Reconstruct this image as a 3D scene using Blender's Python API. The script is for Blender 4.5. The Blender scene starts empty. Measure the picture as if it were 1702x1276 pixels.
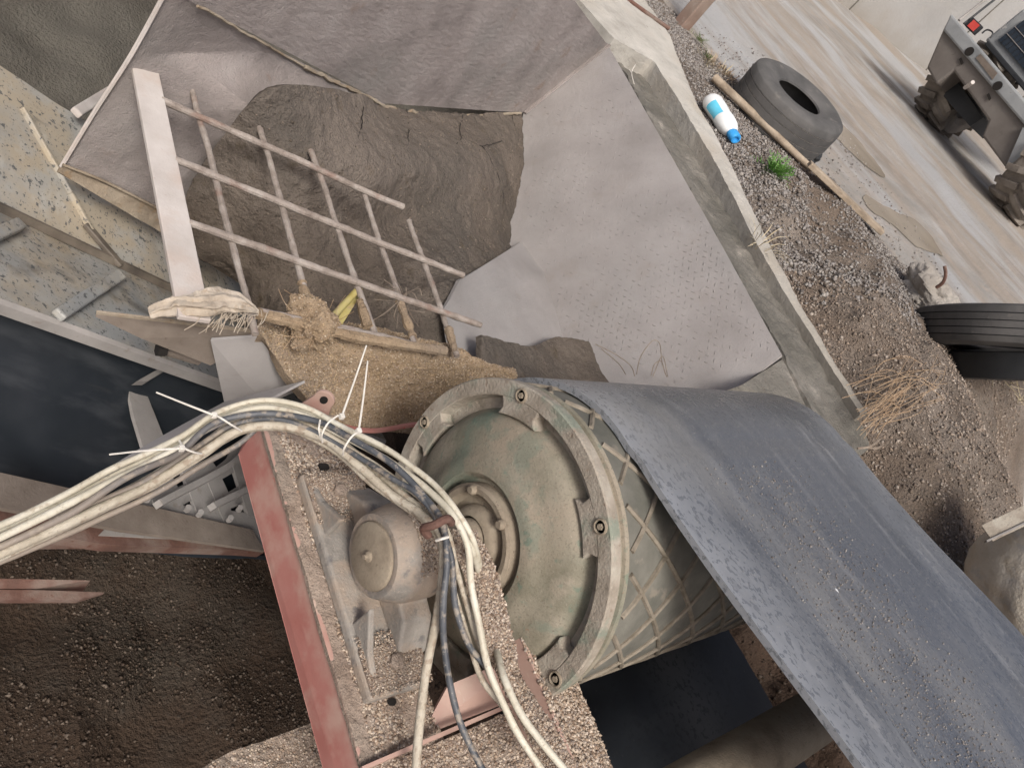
import bpy, bmesh, math, random
import numpy as np
from mathutils import Vector, Matrix
random.seed(4); RNG = np.random.default_rng(7)
scn = bpy.context.scene
COL = scn.collection

# ------------------------------------------------------------------ camera, world, sun
# The camera stands at the origin; world X runs along the drum axis, Y along the conveyor, Z is up.
AX = np.array([.707, .04, .706]); AX /= np.linalg.norm(AX)
RD = np.array([-516, -1777, 1278.]); RD /= np.linalg.norm(RD)
UP = np.cross(AX, RD); UP /= np.linalg.norm(UP)
YY = np.cross(UP, AX)
RM = np.stack([AX, YY, UP])            # camera direction (x right, y down, z forward) -> world
cam = bpy.data.cameras.new('camera'); co = bpy.data.objects.new('camera', cam); COL.objects.link(co)
mw = Matrix.Identity(4)
cx, cy, cz = RM @ np.array([1, 0, 0]), RM @ np.array([0, -1, 0]), RM @ np.array([0, 0, -1])
for i in range(3):
    mw[i][0], mw[i][1], mw[i][2] = cx[i], cy[i], cz[i]
co.matrix_world = mw
cam.sensor_width = 36; cam.lens = 36 * 1278 / 1702
cam.clip_start = .02; cam.clip_end = 400
scn.camera = co

w = bpy.data.worlds.new('World'); scn.world = w; w.use_nodes = True
nt = w.node_tree; bg = nt.nodes['Background']
sky = nt.nodes.new('ShaderNodeTexSky'); sky.sky_type = 'NISHITA'; sky.sun_disc = False
SUN_DIR = Vector((-.48, -.72, 1.0)).normalized()
sky.sun_elevation = math.asin(SUN_DIR.z); sky.sun_rotation = math.atan2(SUN_DIR.x, SUN_DIR.y)
sky.air_density = .6; sky.dust_density = 6; sky.ozone_density = .5
nt.links.new(sky.outputs[0], bg.inputs[0]); bg.inputs[1].default_value = .074
sl = bpy.data.lights.new('sun', 'SUN'); so = bpy.data.objects.new('sun', sl); COL.objects.link(so)
sl.energy = 1.5; sl.angle = math.radians(16); sl.color = (1, .975, .93)
so.rotation_euler = SUN_DIR.to_track_quat('Z', 'Y').to_euler()
scn.view_settings.view_transform = 'Standard'; scn.view_settings.look = 'None'
scn.view_settings.exposure = .86; scn.view_settings.gamma = 1
scn.view_settings.use_curve_mapping = False
try: scn.render.engine = 'CYCLES'
except Exception: pass

# ------------------------------------------------------------------ geometry helpers
def ray(px, py): return RM @ np.array([px - 851, py - 638, 1278.])
RK, RC = .085, -1.188                    # the yard plane: z = RK*x + RC
def P(px, py, k, v=0):
    """a point of the place: the sight line through a photo pixel met with a real plane"""
    d = ray(px, py)
    if k == 'x': return d * v / d[0]
    if k == 'y': return d * v / d[1]
    if k == 'z': return d * v / d[2]
    if k == 'd': return d * v / np.linalg.norm(d)
    if k == 'r': return d * (RC + v) / (d[2] - RK * d[0])
    if k == 'w': return d * (v + W0) / (WV @ d)
    if k == 'pl': return d * (v[1] @ v[0]) / (v[1] @ d)
VV = np.array([.9164, 0, -.4002]); WV = np.array([.4002, 0, .9164]); W0 = -1.2255   # inclined conveyor frame
def C(t, y, w): return VV * t + WV * (w + W0) + np.array([0, y, 0])

def _h(i, j, k, s):
    n = (i * 374761393 + j * 668265263 + k * 2147483647 + s * 1274126177) & 0xffffffff
    n = ((n ^ (n >> 13)) * 1274126177) & 0xffffffff
    return ((n ^ (n >> 16)) & 0xffff) / 65535.0
def vnoise(p, s=0):
    p = np.asarray(p, float); i = np.floor(p).astype(np.int64); f = p - i; f = f * f * (3 - 2 * f)
    r = 0
    for a in (0, 1):
        for b in (0, 1):
            for c in (0, 1):
                wgt = (f[..., 0] if a else 1 - f[..., 0]) * (f[..., 1] if b else 1 - f[..., 1]) * (f[..., 2] if c else 1 - f[..., 2])
                r = r + wgt * _h(i[..., 0] + a, i[..., 1] + b, i[..., 2] + c, s)
    return r * 2 - 1
def fbm(p, sc, o=4, s=0):
    p = np.asarray(p, float) * sc; r = 0; a = 1
    for k in range(o):
        r = r + a * vnoise(p, s + k); p = p * 2.03 + 7.1; a *= .5
    return r
def ss(a, b, x):
    t = np.clip((x - a) / (b - a), 0, 1); return t * t * (3 - 2 * t)

def link(name, me, m=None, parent=None):
    o = bpy.data.objects.new(name, me); COL.objects.link(o)
    if m is not None and me is not None and not me.materials: me.materials.append(m)
    if parent is not None:
        o.parent = parent
        me_loc = Vector(parent.get('_w', (0, 0, 0)))
        pl = parent
    return o
def wl(o):
    l = Vector((0, 0, 0))
    while o is not None: l = l + o.location; o = o.parent
    return l
def meshobj(name, V, F, m, parent=None, smooth=False, base=None):
    """V in world coordinates; a parented part keeps the origin of its thing"""
    V = np.asarray(V, float)
    off = np.array(wl(parent)) if parent is not None else (np.array(base) if base is not None else np.array([V[:, 0].mean(), V[:, 1].mean(), V[:, 2].min()]))
    me = bpy.data.meshes.new(name)
    me.from_pydata((V - off).tolist(), [], F if isinstance(F, list) else F.tolist())
    if smooth: me.polygons.foreach_set('use_smooth', [True] * len(me.polygons))
    me.update()
    if smooth and len(me.polygons) < 90000: me.set_sharp_from_angle(angle=math.radians(38))
    o = link(name, me, m, parent)
    if parent is None: o.location = Vector(off)
    return o
def thing(name, label, cat, loc, group=None):
    o = bpy.data.objects.new(name, None); COL.objects.link(o); o.location = Vector(loc)
    o.empty_display_size = .05
    return tag(o, label, cat, group)
def tag(o, label, cat, group=None, kind=None):
    if label: o['label'] = label
    if cat: o['category'] = cat
    if group: o['group'] = group
    if kind: o['kind'] = kind
    return o
def fixn(o):
    bm = bmesh.new(); bm.from_mesh(o.data); bmesh.ops.recalc_face_normals(bm, faces=bm.faces); bm.to_mesh(o.data); bm.free(); return o
def bev(o, wd=.002, seg=2):
    fixn(o); b = o.modifiers.new('bevel', 'BEVEL'); b.width = wd; b.segments = seg; b.limit_method = 'ANGLE'; b.angle_limit = .6; return o

class G:
    """collects shapes in world coordinates for ONE mesh"""
    def __init__(s): s.V = []; s.F = []; s.n = 0
    def add(s, V, F):
        V = np.asarray(V, float); s.V.append(V); s.F += [[i + s.n for i in f] for f in F]; s.n += len(V); return s
    def prism(s, pts, off):
        pts = np.array(pts, float); off = np.array(off, float); n = len(pts)
        V = np.vstack([pts, pts + off]); F = [list(range(n))[::-1], list(range(n, 2 * n))]
        for i in range(n): j = (i + 1) % n; F.append([i, j, n + j, n + i])
        return s.add(V, F)
    def box(s, a, b):
        (x0, y0, z0), (x1, y1, z1) = a, b
        return s.prism([(x0, y0, z0), (x1, y0, z0), (x1, y1, z0), (x0, y1, z0)], (0, 0, z1 - z0))
    def bar(s, p, q, u, wd, th):
        p, q, u = map(lambda a: np.array(a, float), (p, q, u)); d = (q - p) / np.linalg.norm(q - p)
        u = u - d * (u @ d); u /= np.linalg.norm(u); v = np.cross(d, u)
        a = p - u * th / 2 - v * wd / 2
        return s.prism([a, a + v * wd, a + v * wd + u * th, a + u * th], q - p)
    def tube(s, pts, r, n=8, caps=True):
        pts = np.array(pts, float); m = len(pts); r = np.ones(m) * r if np.isscalar(r) else np.array(r)
        T = np.gradient(pts, axis=0); T /= np.linalg.norm(T, axis=1)[:, None] + 1e-12
        u = np.cross(T[0], [0.13, .9, .4]); u /= np.linalg.norm(u); V = []
        for i in range(m):
            u = u - T[i] * (u @ T[i]); u /= np.linalg.norm(u); v = np.cross(T[i], u)
            for k in range(n):
                a = 2 * math.pi * k / n; V.append(pts[i] + r[i] * (math.cos(a) * u + math.sin(a) * v))
        F = [[i * n + k, i * n + (k + 1) % n, (i + 1) * n + (k + 1) % n, (i + 1) * n + k] for i in range(m - 1) for k in range(n)]
        if caps: F += [list(range(n))[::-1], list(range((m - 1) * n, m * n))]
        return s.add(V, F)
    def rev(s, c, prof, n=64, ax=0, a0=0, a1=2 * math.pi, closed=True):
        """revolve (x offset, radius) about the X axis through c (ax: 0=X 1=Y 2=Z)"""
        prof = np.array(prof, float); V = []; full = abs(a1 - a0 - 2 * math.pi) < 1e-6; N = n if full else n + 1
        for k in range(N):
            a = a0 + (a1 - a0) * k / n
            for x, r in prof:
                q = [x, r * math.cos(a), r * math.sin(a)]
                q = q[-ax:] + q[:-ax] if ax else q
                V.append(np.array(c) + q)
        m = len(prof); F = []
        for k in range(n):
            k2 = (k + 1) % N
            for i in range(m - 1): F.append([k * m + i, k2 * m + i, k2 * m + i + 1, k * m + i + 1])
        return s.add(V, F)
    def obj(s, name, m, parent=None, smooth=False, base=None, bevel=0):
        o = meshobj(name, np.vstack(s.V), s.F, m, parent, smooth, base)
        if bevel: bev(o, bevel)
        return o

def crom(pts, n):
    pts = np.array(pts, float); d = np.r_[0, np.cumsum(np.linalg.norm(np.diff(pts, axis=0), axis=1) ** .5)]
    t = np.linspace(0, d[-1], n); m = np.gradient(pts, d, axis=0) if len(pts) > 2 else np.array([(pts[1] - pts[0]) / d[1]] * 2)
    i = np.clip(np.searchsorted(d, t, 'right') - 1, 0, len(pts) - 2); h = (d[i + 1] - d[i])[:, None]; u = ((t - d[i])[:, None]) / h
    return (2 * u**3 - 3 * u**2 + 1) * pts[i] + (u**3 - 2 * u**2 + u) * h * m[i] + (-2 * u**3 + 3 * u**2) * pts[i + 1] + (u**3 - u**2) * h * m[i + 1]
def lin(pts, n):
    pts = np.array(pts, float); d = np.r_[0, np.cumsum(np.linalg.norm(np.diff(pts, axis=0), axis=1))]
    t = np.linspace(0, d[-1], n); return np.stack([np.interp(t, d, pts[:, k]) for k in range(3)], 1)
def loft(rows, n, m, curve=True, rowcurve=True):
    R = np.array([(crom if curve else lin)(r, n) for r in rows])
    return np.stack([(crom if rowcurve else lin)(R[:, k], m) for k in range(n)], 1)   # m x n x 3
def gridfaces(m, n, o=0):
    i, j = np.meshgrid(np.arange(m - 1), np.arange(n - 1), indexing='ij'); a = (i * n + j).ravel() + o
    return np.stack([a, a + 1, a + n + 1, a + n], 1)
def normals(S):
    du = np.gradient(S, axis=1); dv = np.gradient(S, axis=0); N = np.cross(du, dv); return N / (np.linalg.norm(N, axis=2)[..., None] + 1e-12)
def sheet(name, S, m, parent=None, amp=0, sc=10, o=4, seed=0, th=0, smooth=True, flip=False, fine=0, fsc=80):
    N = normals(S)
    if flip: N = -N
    if amp: S = S + N * (amp * fbm(S, sc, o, seed))[..., None]
    if fine: S = S + N * (fine * fbm(S, fsc, 3, seed + 9))[..., None]
    mm, n, _ = S.shape; V = S.reshape(-1, 3); F = gridfaces(mm, n).tolist()
    if th:
        B = (S - N * th).reshape(-1, 3); k = len(V); V = np.vstack([V, B]); F += [f[::-1] for f in gridfaces(mm, n, k).tolist()]
        loop = [j for j in range(n)] + [i * n + n - 1 for i in range(1, mm)] + [(mm - 1) * n + j for j in range(n - 2, -1, -1)] + [i * n for i in range(mm - 2, 0, -1)]
        for a, b in zip(loop, loop[1:] + loop[:1]): F.append([b, a, a + k, b + k])
    ob = meshobj(name, V, F, m, parent, smooth)
    if th: fixn(ob)
    ob['_flip'] = 0
    del ob['_flip']
    return ob, S, N

OCT = np.array([(1, 0, 0), (-1, 0, 0), (0, 1, 0), (0, -1, 0), (0, 0, 1), (0, 0, -1)], float)
OCTF = np.array([(0, 2, 4), (2, 1, 4), (1, 3, 4), (3, 0, 4), (2, 0, 5), (1, 2, 5), (3, 1, 5), (0, 3, 5)])
def grains(name, pts, sizes, m, parent=None, flat=.75):
    N = len(pts); pts = np.asarray(pts, float)
    Q = RNG.normal(size=(N, 3, 3)); Q, _ = np.linalg.qr(Q)
    sh = OCT[None] * (.75 + .5 * RNG.random((N, 6, 1))) * (np.array([1, .8, flat])[None, None] * (.8 + .4 * RNG.random((N, 1, 3))))
    V = np.einsum('nij,nkj->nki', Q, sh) * np.asarray(sizes)[:, None, None] + pts[:, None]
    F = (OCTF[None] + (np.arange(N) * 6)[:, None, None]).reshape(-1, 3)
    off = np.array(wl(parent)) if parent is not None else np.array([pts[:, 0].mean(), pts[:, 1].mean(), pts[:, 2].min()])
    V = (V.reshape(-1, 3) - off)
    me = bpy.data.meshes.new(name); me.vertices.add(len(V)); me.vertices.foreach_set('co', V.ravel())
    me.loops.add(len(F) * 3); me.loops.foreach_set('vertex_index', F.ravel().astype(np.int32))
    me.polygons.add(len(F)); me.polygons.foreach_set('loop_start', (np.arange(len(F)) * 3).astype(np.int32)); me.polygons.foreach_set('loop_total', np.full(len(F), 3, np.int32))
    me.update(calc_edges=True)
    at = me.attributes.new('gcol', 'FLOAT', 'POINT'); at.data.foreach_set('value', np.repeat(RNG.random(N), 6).astype(np.float32))
    o = link(name, me, m, parent)
    if parent is None: o.location = Vector(off)
    o['kind'] = 'stuff'
    return o
def onsurf(S, n, N=None, lift=0, mask=None):
    """random points on a grid surface S, area weighted by cell"""
    m, k, _ = S.shape; a = S[:-1, :-1]; b = S[:-1, 1:]; c = S[1:, :-1]; d = S[1:, 1:]
    ar = np.linalg.norm(np.cross(b - a, c - a), axis=2).ravel(); ids = RNG.choice(len(ar), n, p=ar / ar.sum())
    i, j = np.unravel_index(ids, (m - 1, k - 1)); u = RNG.random((n, 1)); v = RNG.random((n, 1))
    return (a[i, j] * (1 - u) * (1 - v) + b[i, j] * u * (1 - v) + c[i, j] * (1 - u) * v + d[i, j] * u * v)
def szs(n, lo, hi, p=3): return lo + (hi - lo) * RNG.random(n) ** p

# ------------------------------------------------------------------ materials
def ramp(nt, els):
    r = nt.nodes.new('ShaderNodeValToRGB'); e = r.color_ramp.elements
    while len(e) < len(els): e.new(.5)
    for x, (p, c) in zip(e, els): x.position = p; x.color = (c if len(c) == 4 else (*c, 1))
    return r
def mat(name, cols, sc=6, det=8, rough=.8, metal=0, layers=(), bump=(), attr=False, spec=.4, lo=.3, hi=.7):
    m = bpy.data.materials.new(name); m.use_nodes = True; nt = m.node_tree; n = nt.nodes; L = nt.links
    bs = n['Principled BSDF']; tc = n.new('ShaderNodeNewGeometry')
    src = tc.outputs['Position']
    def tex(kind, sc, st=None, det=6, dist=0):
        v = src
        if st is not None:
            mp = n.new('ShaderNodeMapping'); mp.inputs['Scale'].default_value = st[:3]
            if len(st) > 3: mp.inputs['Rotation'].default_value = st[3]
            L.new(src, mp.inputs[0]); v = mp.outputs[0]
        if kind == 'voro' or kind == 'crack':
            t = n.new('ShaderNodeTexVoronoi'); t.inputs['Scale'].default_value = sc
            if kind == 'crack':
                t.feature = 'DISTANCE_TO_EDGE'
                nz = n.new('ShaderNodeTexNoise'); nz.inputs['Scale'].default_value = sc * 1.7; nz.inputs['Detail'].default_value = 4
                mx = n.new('ShaderNodeMix'); mx.data_type = 'VECTOR'; mx.inputs[0].default_value = .12
                L.new(v, mx.inputs[4]); L.new(v, nz.inputs[0]); L.new(nz.outputs[1], mx.inputs[5]); v = mx.outputs[1]
            L.new(v, t.inputs['Vector']); return t.outputs['Distance']
        t = n.new('ShaderNodeTexNoise'); t.inputs['Scale'].default_value = sc; t.inputs['Detail'].default_value = det
        t.inputs['Roughness'].default_value = .6; t.inputs['Distortion'].default_value = dist
        L.new(v, t.inputs['Vector']); return t.outputs['Fac']
    if attr:
        a = n.new('ShaderNodeAttribute'); a.attribute_name = 'gcol'; fac = a.outputs['Fac']
        els = [(i / max(1, len(cols) - 1), c) for i, c in enumerate(cols)]
    else:
        fac = tex('noise', sc, None, det); els = [(lo + (hi - lo) * i / max(1, len(cols) - 1), c) for i, c in enumerate(cols)]
    r = ramp(nt, els); L.new(fac, r.inputs[0]); col = r.outputs[0]
    rv = None
    for ly in layers:
        kind, s, lo_, hi_, rgb = ly[:5]; op = ly[5] if len(ly) > 5 else 1; st = ly[6] if len(ly) > 6 else None; rr = ly[7] if len(ly) > 7 else None
        if kind in 'xyz' and len(kind) == 1:
            sx = n.new('ShaderNodeSeparateXYZ'); L.new(src, sx.inputs[0]); ad = n.new('ShaderNodeMath'); ad.operation = 'MULTIPLY_ADD'
            nz = tex('noise', s, None, 5); L.new(nz, ad.inputs[0]); ad.inputs[1].default_value = st if st else .1; L.new(sx.outputs['xyz'.index(kind)], ad.inputs[2]); f = ad.outputs[0]
        elif kind == 'band':
            ax__, cc__, am__ = st; sx = n.new('ShaderNodeSeparateXYZ'); L.new(src, sx.inputs[0]); a1 = n.new('ShaderNodeMath'); a1.operation = 'SUBTRACT'; L.new(sx.outputs[ax__], a1.inputs[0]); a1.inputs[1].default_value = cc__
            a2 = n.new('ShaderNodeMath'); a2.operation = 'ABSOLUTE'; L.new(a1.outputs[0], a2.inputs[0]); ad = n.new('ShaderNodeMath'); ad.operation = 'MULTIPLY_ADD'
            L.new(tex('noise', s, (1, .12, 1), 4), ad.inputs[0]); ad.inputs[1].default_value = am__; L.new(a2.outputs[0], ad.inputs[2]); f = ad.outputs[0]
        else: f = tex(kind, s, st)
        mr = n.new('ShaderNodeMapRange'); mr.inputs[1].default_value = lo_; mr.inputs[2].default_value = hi_; mr.inputs[3].default_value = 0; mr.inputs[4].default_value = op; mr.clamp = True
        L.new(f, mr.inputs[0])
        mx = n.new('ShaderNodeMix'); mx.data_type = 'RGBA'; L.new(mr.outputs[0], mx.inputs[0]); L.new(col, mx.inputs[6]); mx.inputs[7].default_value = (*rgb, 1); col = mx.outputs[2]
        if rr is not None:
            m2 = n.new('ShaderNodeMix'); L.new(mr.outputs[0], m2.inputs[0])
            if rv is None: m2.inputs[2].default_value = rough
            else: L.new(rv, m2.inputs[2])
            m2.inputs[3].default_value = rr; rv = m2.outputs[0]
    L.new(col, bs.inputs['Base Color'])
    bs.inputs['Roughness'].default_value = rough; bs.inputs['Metallic'].default_value = metal; bs.inputs['Specular IOR Level'].default_value = spec
    if rv is not None: L.new(rv, bs.inputs['Roughness'])
    prev = None
    for kind, s, st, dist in bump:
        b = n.new('ShaderNodeBump'); b.inputs['Strength'].default_value = st; b.inputs['Distance'].default_value = dist
        L.new(tex(kind, s), b.inputs['Height'])
        if prev: L.new(prev, b.inputs['Normal'])
        prev = b.outputs[0]
    if prev: L.new(prev, bs.inputs['Normal'])
    return m

PLATE = mat('dusty_steel_plate', [(.21, .185, .175), (.30, .265, .25), (.36, .325, .31)], 5, 8, .75, 0,
            [('noise', 1.6, .5, .68, (.235, .225, .21), .7), ('noise', 160, .56, .72, (.14, .125, .115), .55), ('noise', 60, .62, .75, (.42, .39, .36), .5), ('noise', 9, .62, .7, (.22, .15, .11), .45)],
            [('noise', 260, .9, .004), ('noise', 90, .5, .004)], spec=.3)
PLATE_R = mat('dusty_chequer_plate', [(.25, .232, .222), (.295, .275, .265), (.335, .315, .305)], 4, 8, .7, 0,
            [('noise', 1.3, .5, .7, (.265, .26, .252), .5), ('noise', 10, .58, .72, (.255, .225, .20), .35), ('noise', 190, .6, .74, (.17, .155, .145), .6), ('noise', 7, .64, .76, (.24, .20, .17), .25)],
            [('noise', 280, .8, .003), ('noise', 90, .35, .003)], spec=.3)
PLATE_TAN = mat('mud_stained_plate', [(.20, .16, .115), (.30, .25, .19), (.38, .33, .26)], 8, 8, .85, 0,
            [('noise', 24, .55, .7, (.26, .17, .09), .7), ('noise', 150, .6, .72, (.10, .08, .06), .6)], [('noise', 120, .6, .006)], spec=.2)
WETSAND = mat('wet_sand', [(.075, .058, .045), (.115, .092, .072), (.165, .135, .108)], 5, 8, .9, 0,
            [('z', 3, -1.42, -1.12, (.205, .175, .15), .8, .14), ('noise', 2.2, .48, .62, (.10, .088, .076), .7), ('noise', 180, .58, .72, (.045, .034, .026), .7), ('noise', 140, .66, .75, (.24, .19, .145), .6), ('noise', 12, .6, .72, (.085, .062, .035), .6), ('noise', 22, .68, .76, (.045, .036, .028), .6)],
            [('noise', 150, .9, .012), ('noise', 28, .8, .02)], spec=.2)
DRYSAND = mat('dry_sand_crust', [(.24, .175, .115), (.34, .255, .17), (.43, .335, .235)], 9, 8, .95, 0,
            [('noise', 3, .5, .66, (.29, .235, .185), .8), ('noise', 260, .55, .7, (.16, .115, .08), .7), ('noise', 200, .64, .74, (.55, .45, .34), .6)],
            [('noise', 230, 1, .006), ('noise', 60, .8, .01)], spec=.15)
PINKSAND = mat('pinkish_sand_crust', [(.24, .18, .14), (.33, .26, .21), (.42, .34, .28)], 12, 8, .95, 0,
            [('noise', 4, .52, .68, (.30, .26, .215), .8), ('noise', 330, .55, .7, (.17, .125, .10), .7), ('noise', 260, .63, .74, (.60, .50, .42), .6)],
            [('noise', 300, 1, .004), ('noise', 80, .9, .009)], spec=.15)
GRAIN = mat('sand_grain', [(.10, .07, .05), (.28, .20, .145), (.36, .28, .21), (.50, .42, .335), (.19, .155, .135), (.62, .53, .44)], attr=True, rough=.9)
GRAIN_Y = mat('tan_sand_grain', [(.17, .115, .065), (.30, .22, .14), (.38, .28, .17), (.43, .34, .24), (.28, .21, .16), (.50, .42, .32)], attr=True, rough=.9)
GRAIN_W = mat('wet_grain', [(.05, .04, .03), (.10, .08, .06), (.15, .12, .095), (.22, .18, .14)], attr=True, rough=.8)
PEBBLE = mat('grey_pebble', [(.10, .088, .08), (.20, .18, .165), (.26, .24, .225), (.17, .14, .115), (.34, .32, .295), (.22, .20, .19)], attr=True, rough=.85)
PEBBLE_B = mat('brown_pebble', [(.10, .08, .065), (.20, .155, .12), (.28, .22, .17), (.16, .13, .11), (.38, .33, .28), (.24, .19, .15)], attr=True, rough=.85)
PEBBLE_D = mat('dark_pebble', [(.022, .013, .008), (.04, .025, .016), (.066, .045, .03), (.034, .022, .015), (.14, .11, .085), (.052, .034, .022)], attr=True, rough=.7)
SOIL = mat('gravel_soil', [(.13, .105, .085), (.21, .175, .145), (.28, .24, .205)], 4, 8, .95, 0,
            [('noise', 1.2, .48, .6, (.19, .145, .11), .8), ('noise', 110, .55, .7, (.08, .065, .055), .8), ('noise', 90, .64, .75, (.38, .34, .30), .7)],
            [('noise', 90, 1, .02), ('noise', 20, .8, .03)], spec=.2)
PITSOIL = mat('shaded_damp_gravel_floor', [(.034, .021, .013), (.052, .033, .021), (.074, .050, .034)], 3, 8, .8, 0,  # shade under the machinery is put into this very dark brown
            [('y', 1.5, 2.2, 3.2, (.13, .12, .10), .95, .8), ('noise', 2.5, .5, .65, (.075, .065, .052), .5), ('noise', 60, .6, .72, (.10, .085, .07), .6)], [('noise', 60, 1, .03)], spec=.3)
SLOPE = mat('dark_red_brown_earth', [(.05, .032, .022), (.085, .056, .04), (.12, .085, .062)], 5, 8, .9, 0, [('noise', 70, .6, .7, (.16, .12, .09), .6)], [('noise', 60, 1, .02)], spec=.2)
_th = math.atan2(.2178, .976)
ROADROT = (0, 0, _th)
ROAD = mat('muddy_concrete_road', [(.21, .198, .18), (.28, .265, .245), (.345, .33, .315)], 2.5, 8, .75, 0,
            [('noise', 1.9, .46, .60, (.285, .24, .195), .8, (1, .06, 1, ROADROT)), ('noise', 4, .54, .68, (.20, .168, .14), .6, (1, .10, 1, ROADROT)), ('noise', 6, .5, .65, (.33, .28, .235), .6),
             ('noise', 1.1, .50, .60, (.37, .375, .38), .85, (1, .25, 1, ROADROT), .35), ('noise', 45, .6, .7, (.24, .195, .155), .55, (1, .35, 1, ROADROT)), ('noise', 26, .62, .7, (.20, .17, .145), .5)],
            [('noise', 30, .5, .02), ('noise', 120, .4, .008)], spec=.4)
CONC = mat('pale_concrete', [(.34, .32, .285), (.44, .42, .38), (.53, .505, .46)], 6, 8, .85, 0,
            [('noise', 3, .5, .64, (.33, .29, .235), .6), ('y', 3, 2.3, .9, (.26, .235, .195), .8, .5), ('noise', 60, .66, .72, (.16, .13, .10), .7), ('noise', 22, .62, .72, (.30, .27, .22), .6)], [('noise', 100, .5, .006), ('noise', 14, .5, .02)], spec=.2)
CONC_D = mat('grey_trowelled_concrete', [(.11, .105, .09), (.165, .155, .135), (.23, .215, .19)], 4, 8, .85, 0,
            [('noise', 30, .58, .7, (.13, .11, .09), .6), ('noise', 8, .6, .7, (.34, .31, .27), .6), ('noise', 150, .6, .7, (.10, .09, .08), .6)], [('noise', 130, .7, .008), ('noise', 25, .6, .02)], spec=.25)
WALLM = mat('rendered_wall', [(.29, .285, .275), (.34, .335, .325), (.38, .375, .365)], .7, 6, .9, 0,
            [('noise', 2.5, .55, .68, (.33, .315, .29), .5), ('z', 4, .5, -.1, (.25, .225, .19), .8, .5)], [('noise', 25, .3, .02)], spec=.2)
GREEN = mat('dusty_green_paint', [(.155, .145, .105), (.235, .215, .165), (.30, .27, .215)], 11, 9, .75, 0,
            [('noise', 4, .50, .66, (.14, .17, .135), .6), ('noise', 2.6, .46, .60, (.31, .255, .195), .75), ('noise', 9, .56, .62, (.11, .175, .14), .35), ('noise', 38, .60, .68, (.09, .16, .125), .5),
             ('noise', 14, .6, .72, (.36, .31, .25), .5), ('noise', 240, .54, .68, (.13, .115, .085), .6), ('noise', 200, .62, .72, (.44, .39, .32), .45), ('noise', 55, .70, .73, (.30, .13, .07), .7)],
            [('noise', 220, .6, .002), ('noise', 30, .4, .004)], spec=.25)
GREEN_RIM = mat('sandy_green_rim', [(.22, .19, .15), (.33, .29, .24), (.42, .39, .33)], 16, 8, .8, 0,
            [('noise', 12, .52, .62, (.17, .225, .18), .6), ('noise', 45, .62, .7, (.20, .14, .10), .7), ('noise', 220, .6, .72, (.50, .44, .36), .5)], [('noise', 160, .7, .004)], spec=.2)
LAG = mat('drum_shell_rubber', [(.10, .10, .085), (.15, .145, .125), (.21, .205, .175)], 9, 8, .8, 0,
            [('noise', 25, .6, .7, (.27, .235, .19), .6)], [('noise', 120, .4, .003)], spec=.3)
LAGRIB = mat('sandy_lagging_rib', [(.14, .12, .09), (.22, .19, .15), (.29, .255, .205)], 30, 6, .9, bump=[('noise', 200, .6, .003)], spec=.2)
HUB = mat('sandy_hub_steel', [(.19, .155, .115), (.27, .225, .17), (.32, .275, .21)], 20, 8, .8, 0, [('noise', 90, .62, .72, (.10, .075, .05), .6)], [('noise', 200, .5, .003)], spec=.3)
BELT = mat('wet_spotted_belt_rubber', [(.050, .056, .066), (.076, .083, .096), (.11, .118, .132)], 3, 7, .34, 0,
            [('noise', 5, .46, .66, (.17, .182, .20), .6, (1, .05, 1)), ('noise', 14, .54, .62, (.065, .072, .085), .85, (1, .03, 1)), ('noise', 30, .56, .66, (.27, .275, .285), .5, (1, .03, 1)),
             ('x', 9, 1.36, 1.18, (.27, .283, .305), .8, .16),  # paler towards the near edge: the sheen there is painted into the colour
             ('noise', 110, .545, .57, (.075, .083, .096), .6, (1, .6, 1), .16), ('noise', 44, .61, .64, (.085, .093, .106), .4, (1, .4, 1), .22),
             ('band', 6, .36, .20, (.082, .09, .106), .8, (0, 1.56, .14)), ('noise', 24, .56, .66, (.165, .172, .185), .5, (1, .03, 1)), ('noise', 40, .6, .68, (.09, .095, .105), .5, (1, .05, 1)),
             ('noise', 260, .58, .64, (.33, .32, .30), .5), ('noise', 2.5, .54, .68, (.23, .225, .215), .5, (1, .5, 1))],
            [('noise', 400, .12, .0005)], spec=.5)
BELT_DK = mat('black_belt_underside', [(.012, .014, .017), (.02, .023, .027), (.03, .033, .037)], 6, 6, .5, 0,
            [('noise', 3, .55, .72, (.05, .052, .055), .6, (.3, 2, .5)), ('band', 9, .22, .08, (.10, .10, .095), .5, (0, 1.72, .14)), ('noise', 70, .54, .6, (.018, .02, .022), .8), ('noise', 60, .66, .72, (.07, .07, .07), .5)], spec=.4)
BELT_IN = mat('black_inclined_belt', [(.011, .014, .018), (.018, .022, .027), (.03, .034, .04)], 3, 6, .45, 0,
            [('noise', 4, .53, .72, (.06, .065, .072), .6, (1, 3.5, 1, (0, 0, .15))), ('noise', 9, .6, .75, (.05, .05, .05), .5, (.4, 4, 1))], spec=.4)
GALV = mat('spotted_galvanised_steel', [(.23, .235, .23), (.30, .31, .305), (.38, .385, .37)], 4, 6, .6, .1,
            [('band', 5, .10, .06, (.10, .115, .13), .7, (1, 1.56, .08)), ('noise', 2.6, .42, .56, (.41, .345, .25), .85), ('noise', 3.7, .57, .64, (.12, .11, .095), .65, (1, 1.6, 1)), ('noise', 7, .5, .62, (.36, .37, .36), .6), ('noise', 14, .56, .7, (.48, .455, .40), .7, (1, .4, 1)), ('noise', 85, .58, .62, (.07, .075, .08), .85, (1, .75, 1)), ('noise', 150, .62, .66, (.09, .09, .09), .7), ('noise', 30, .70, .73, (.05, .055, .06), .8)],
            [('noise', 60, .3, .003)], spec=.4)
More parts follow.
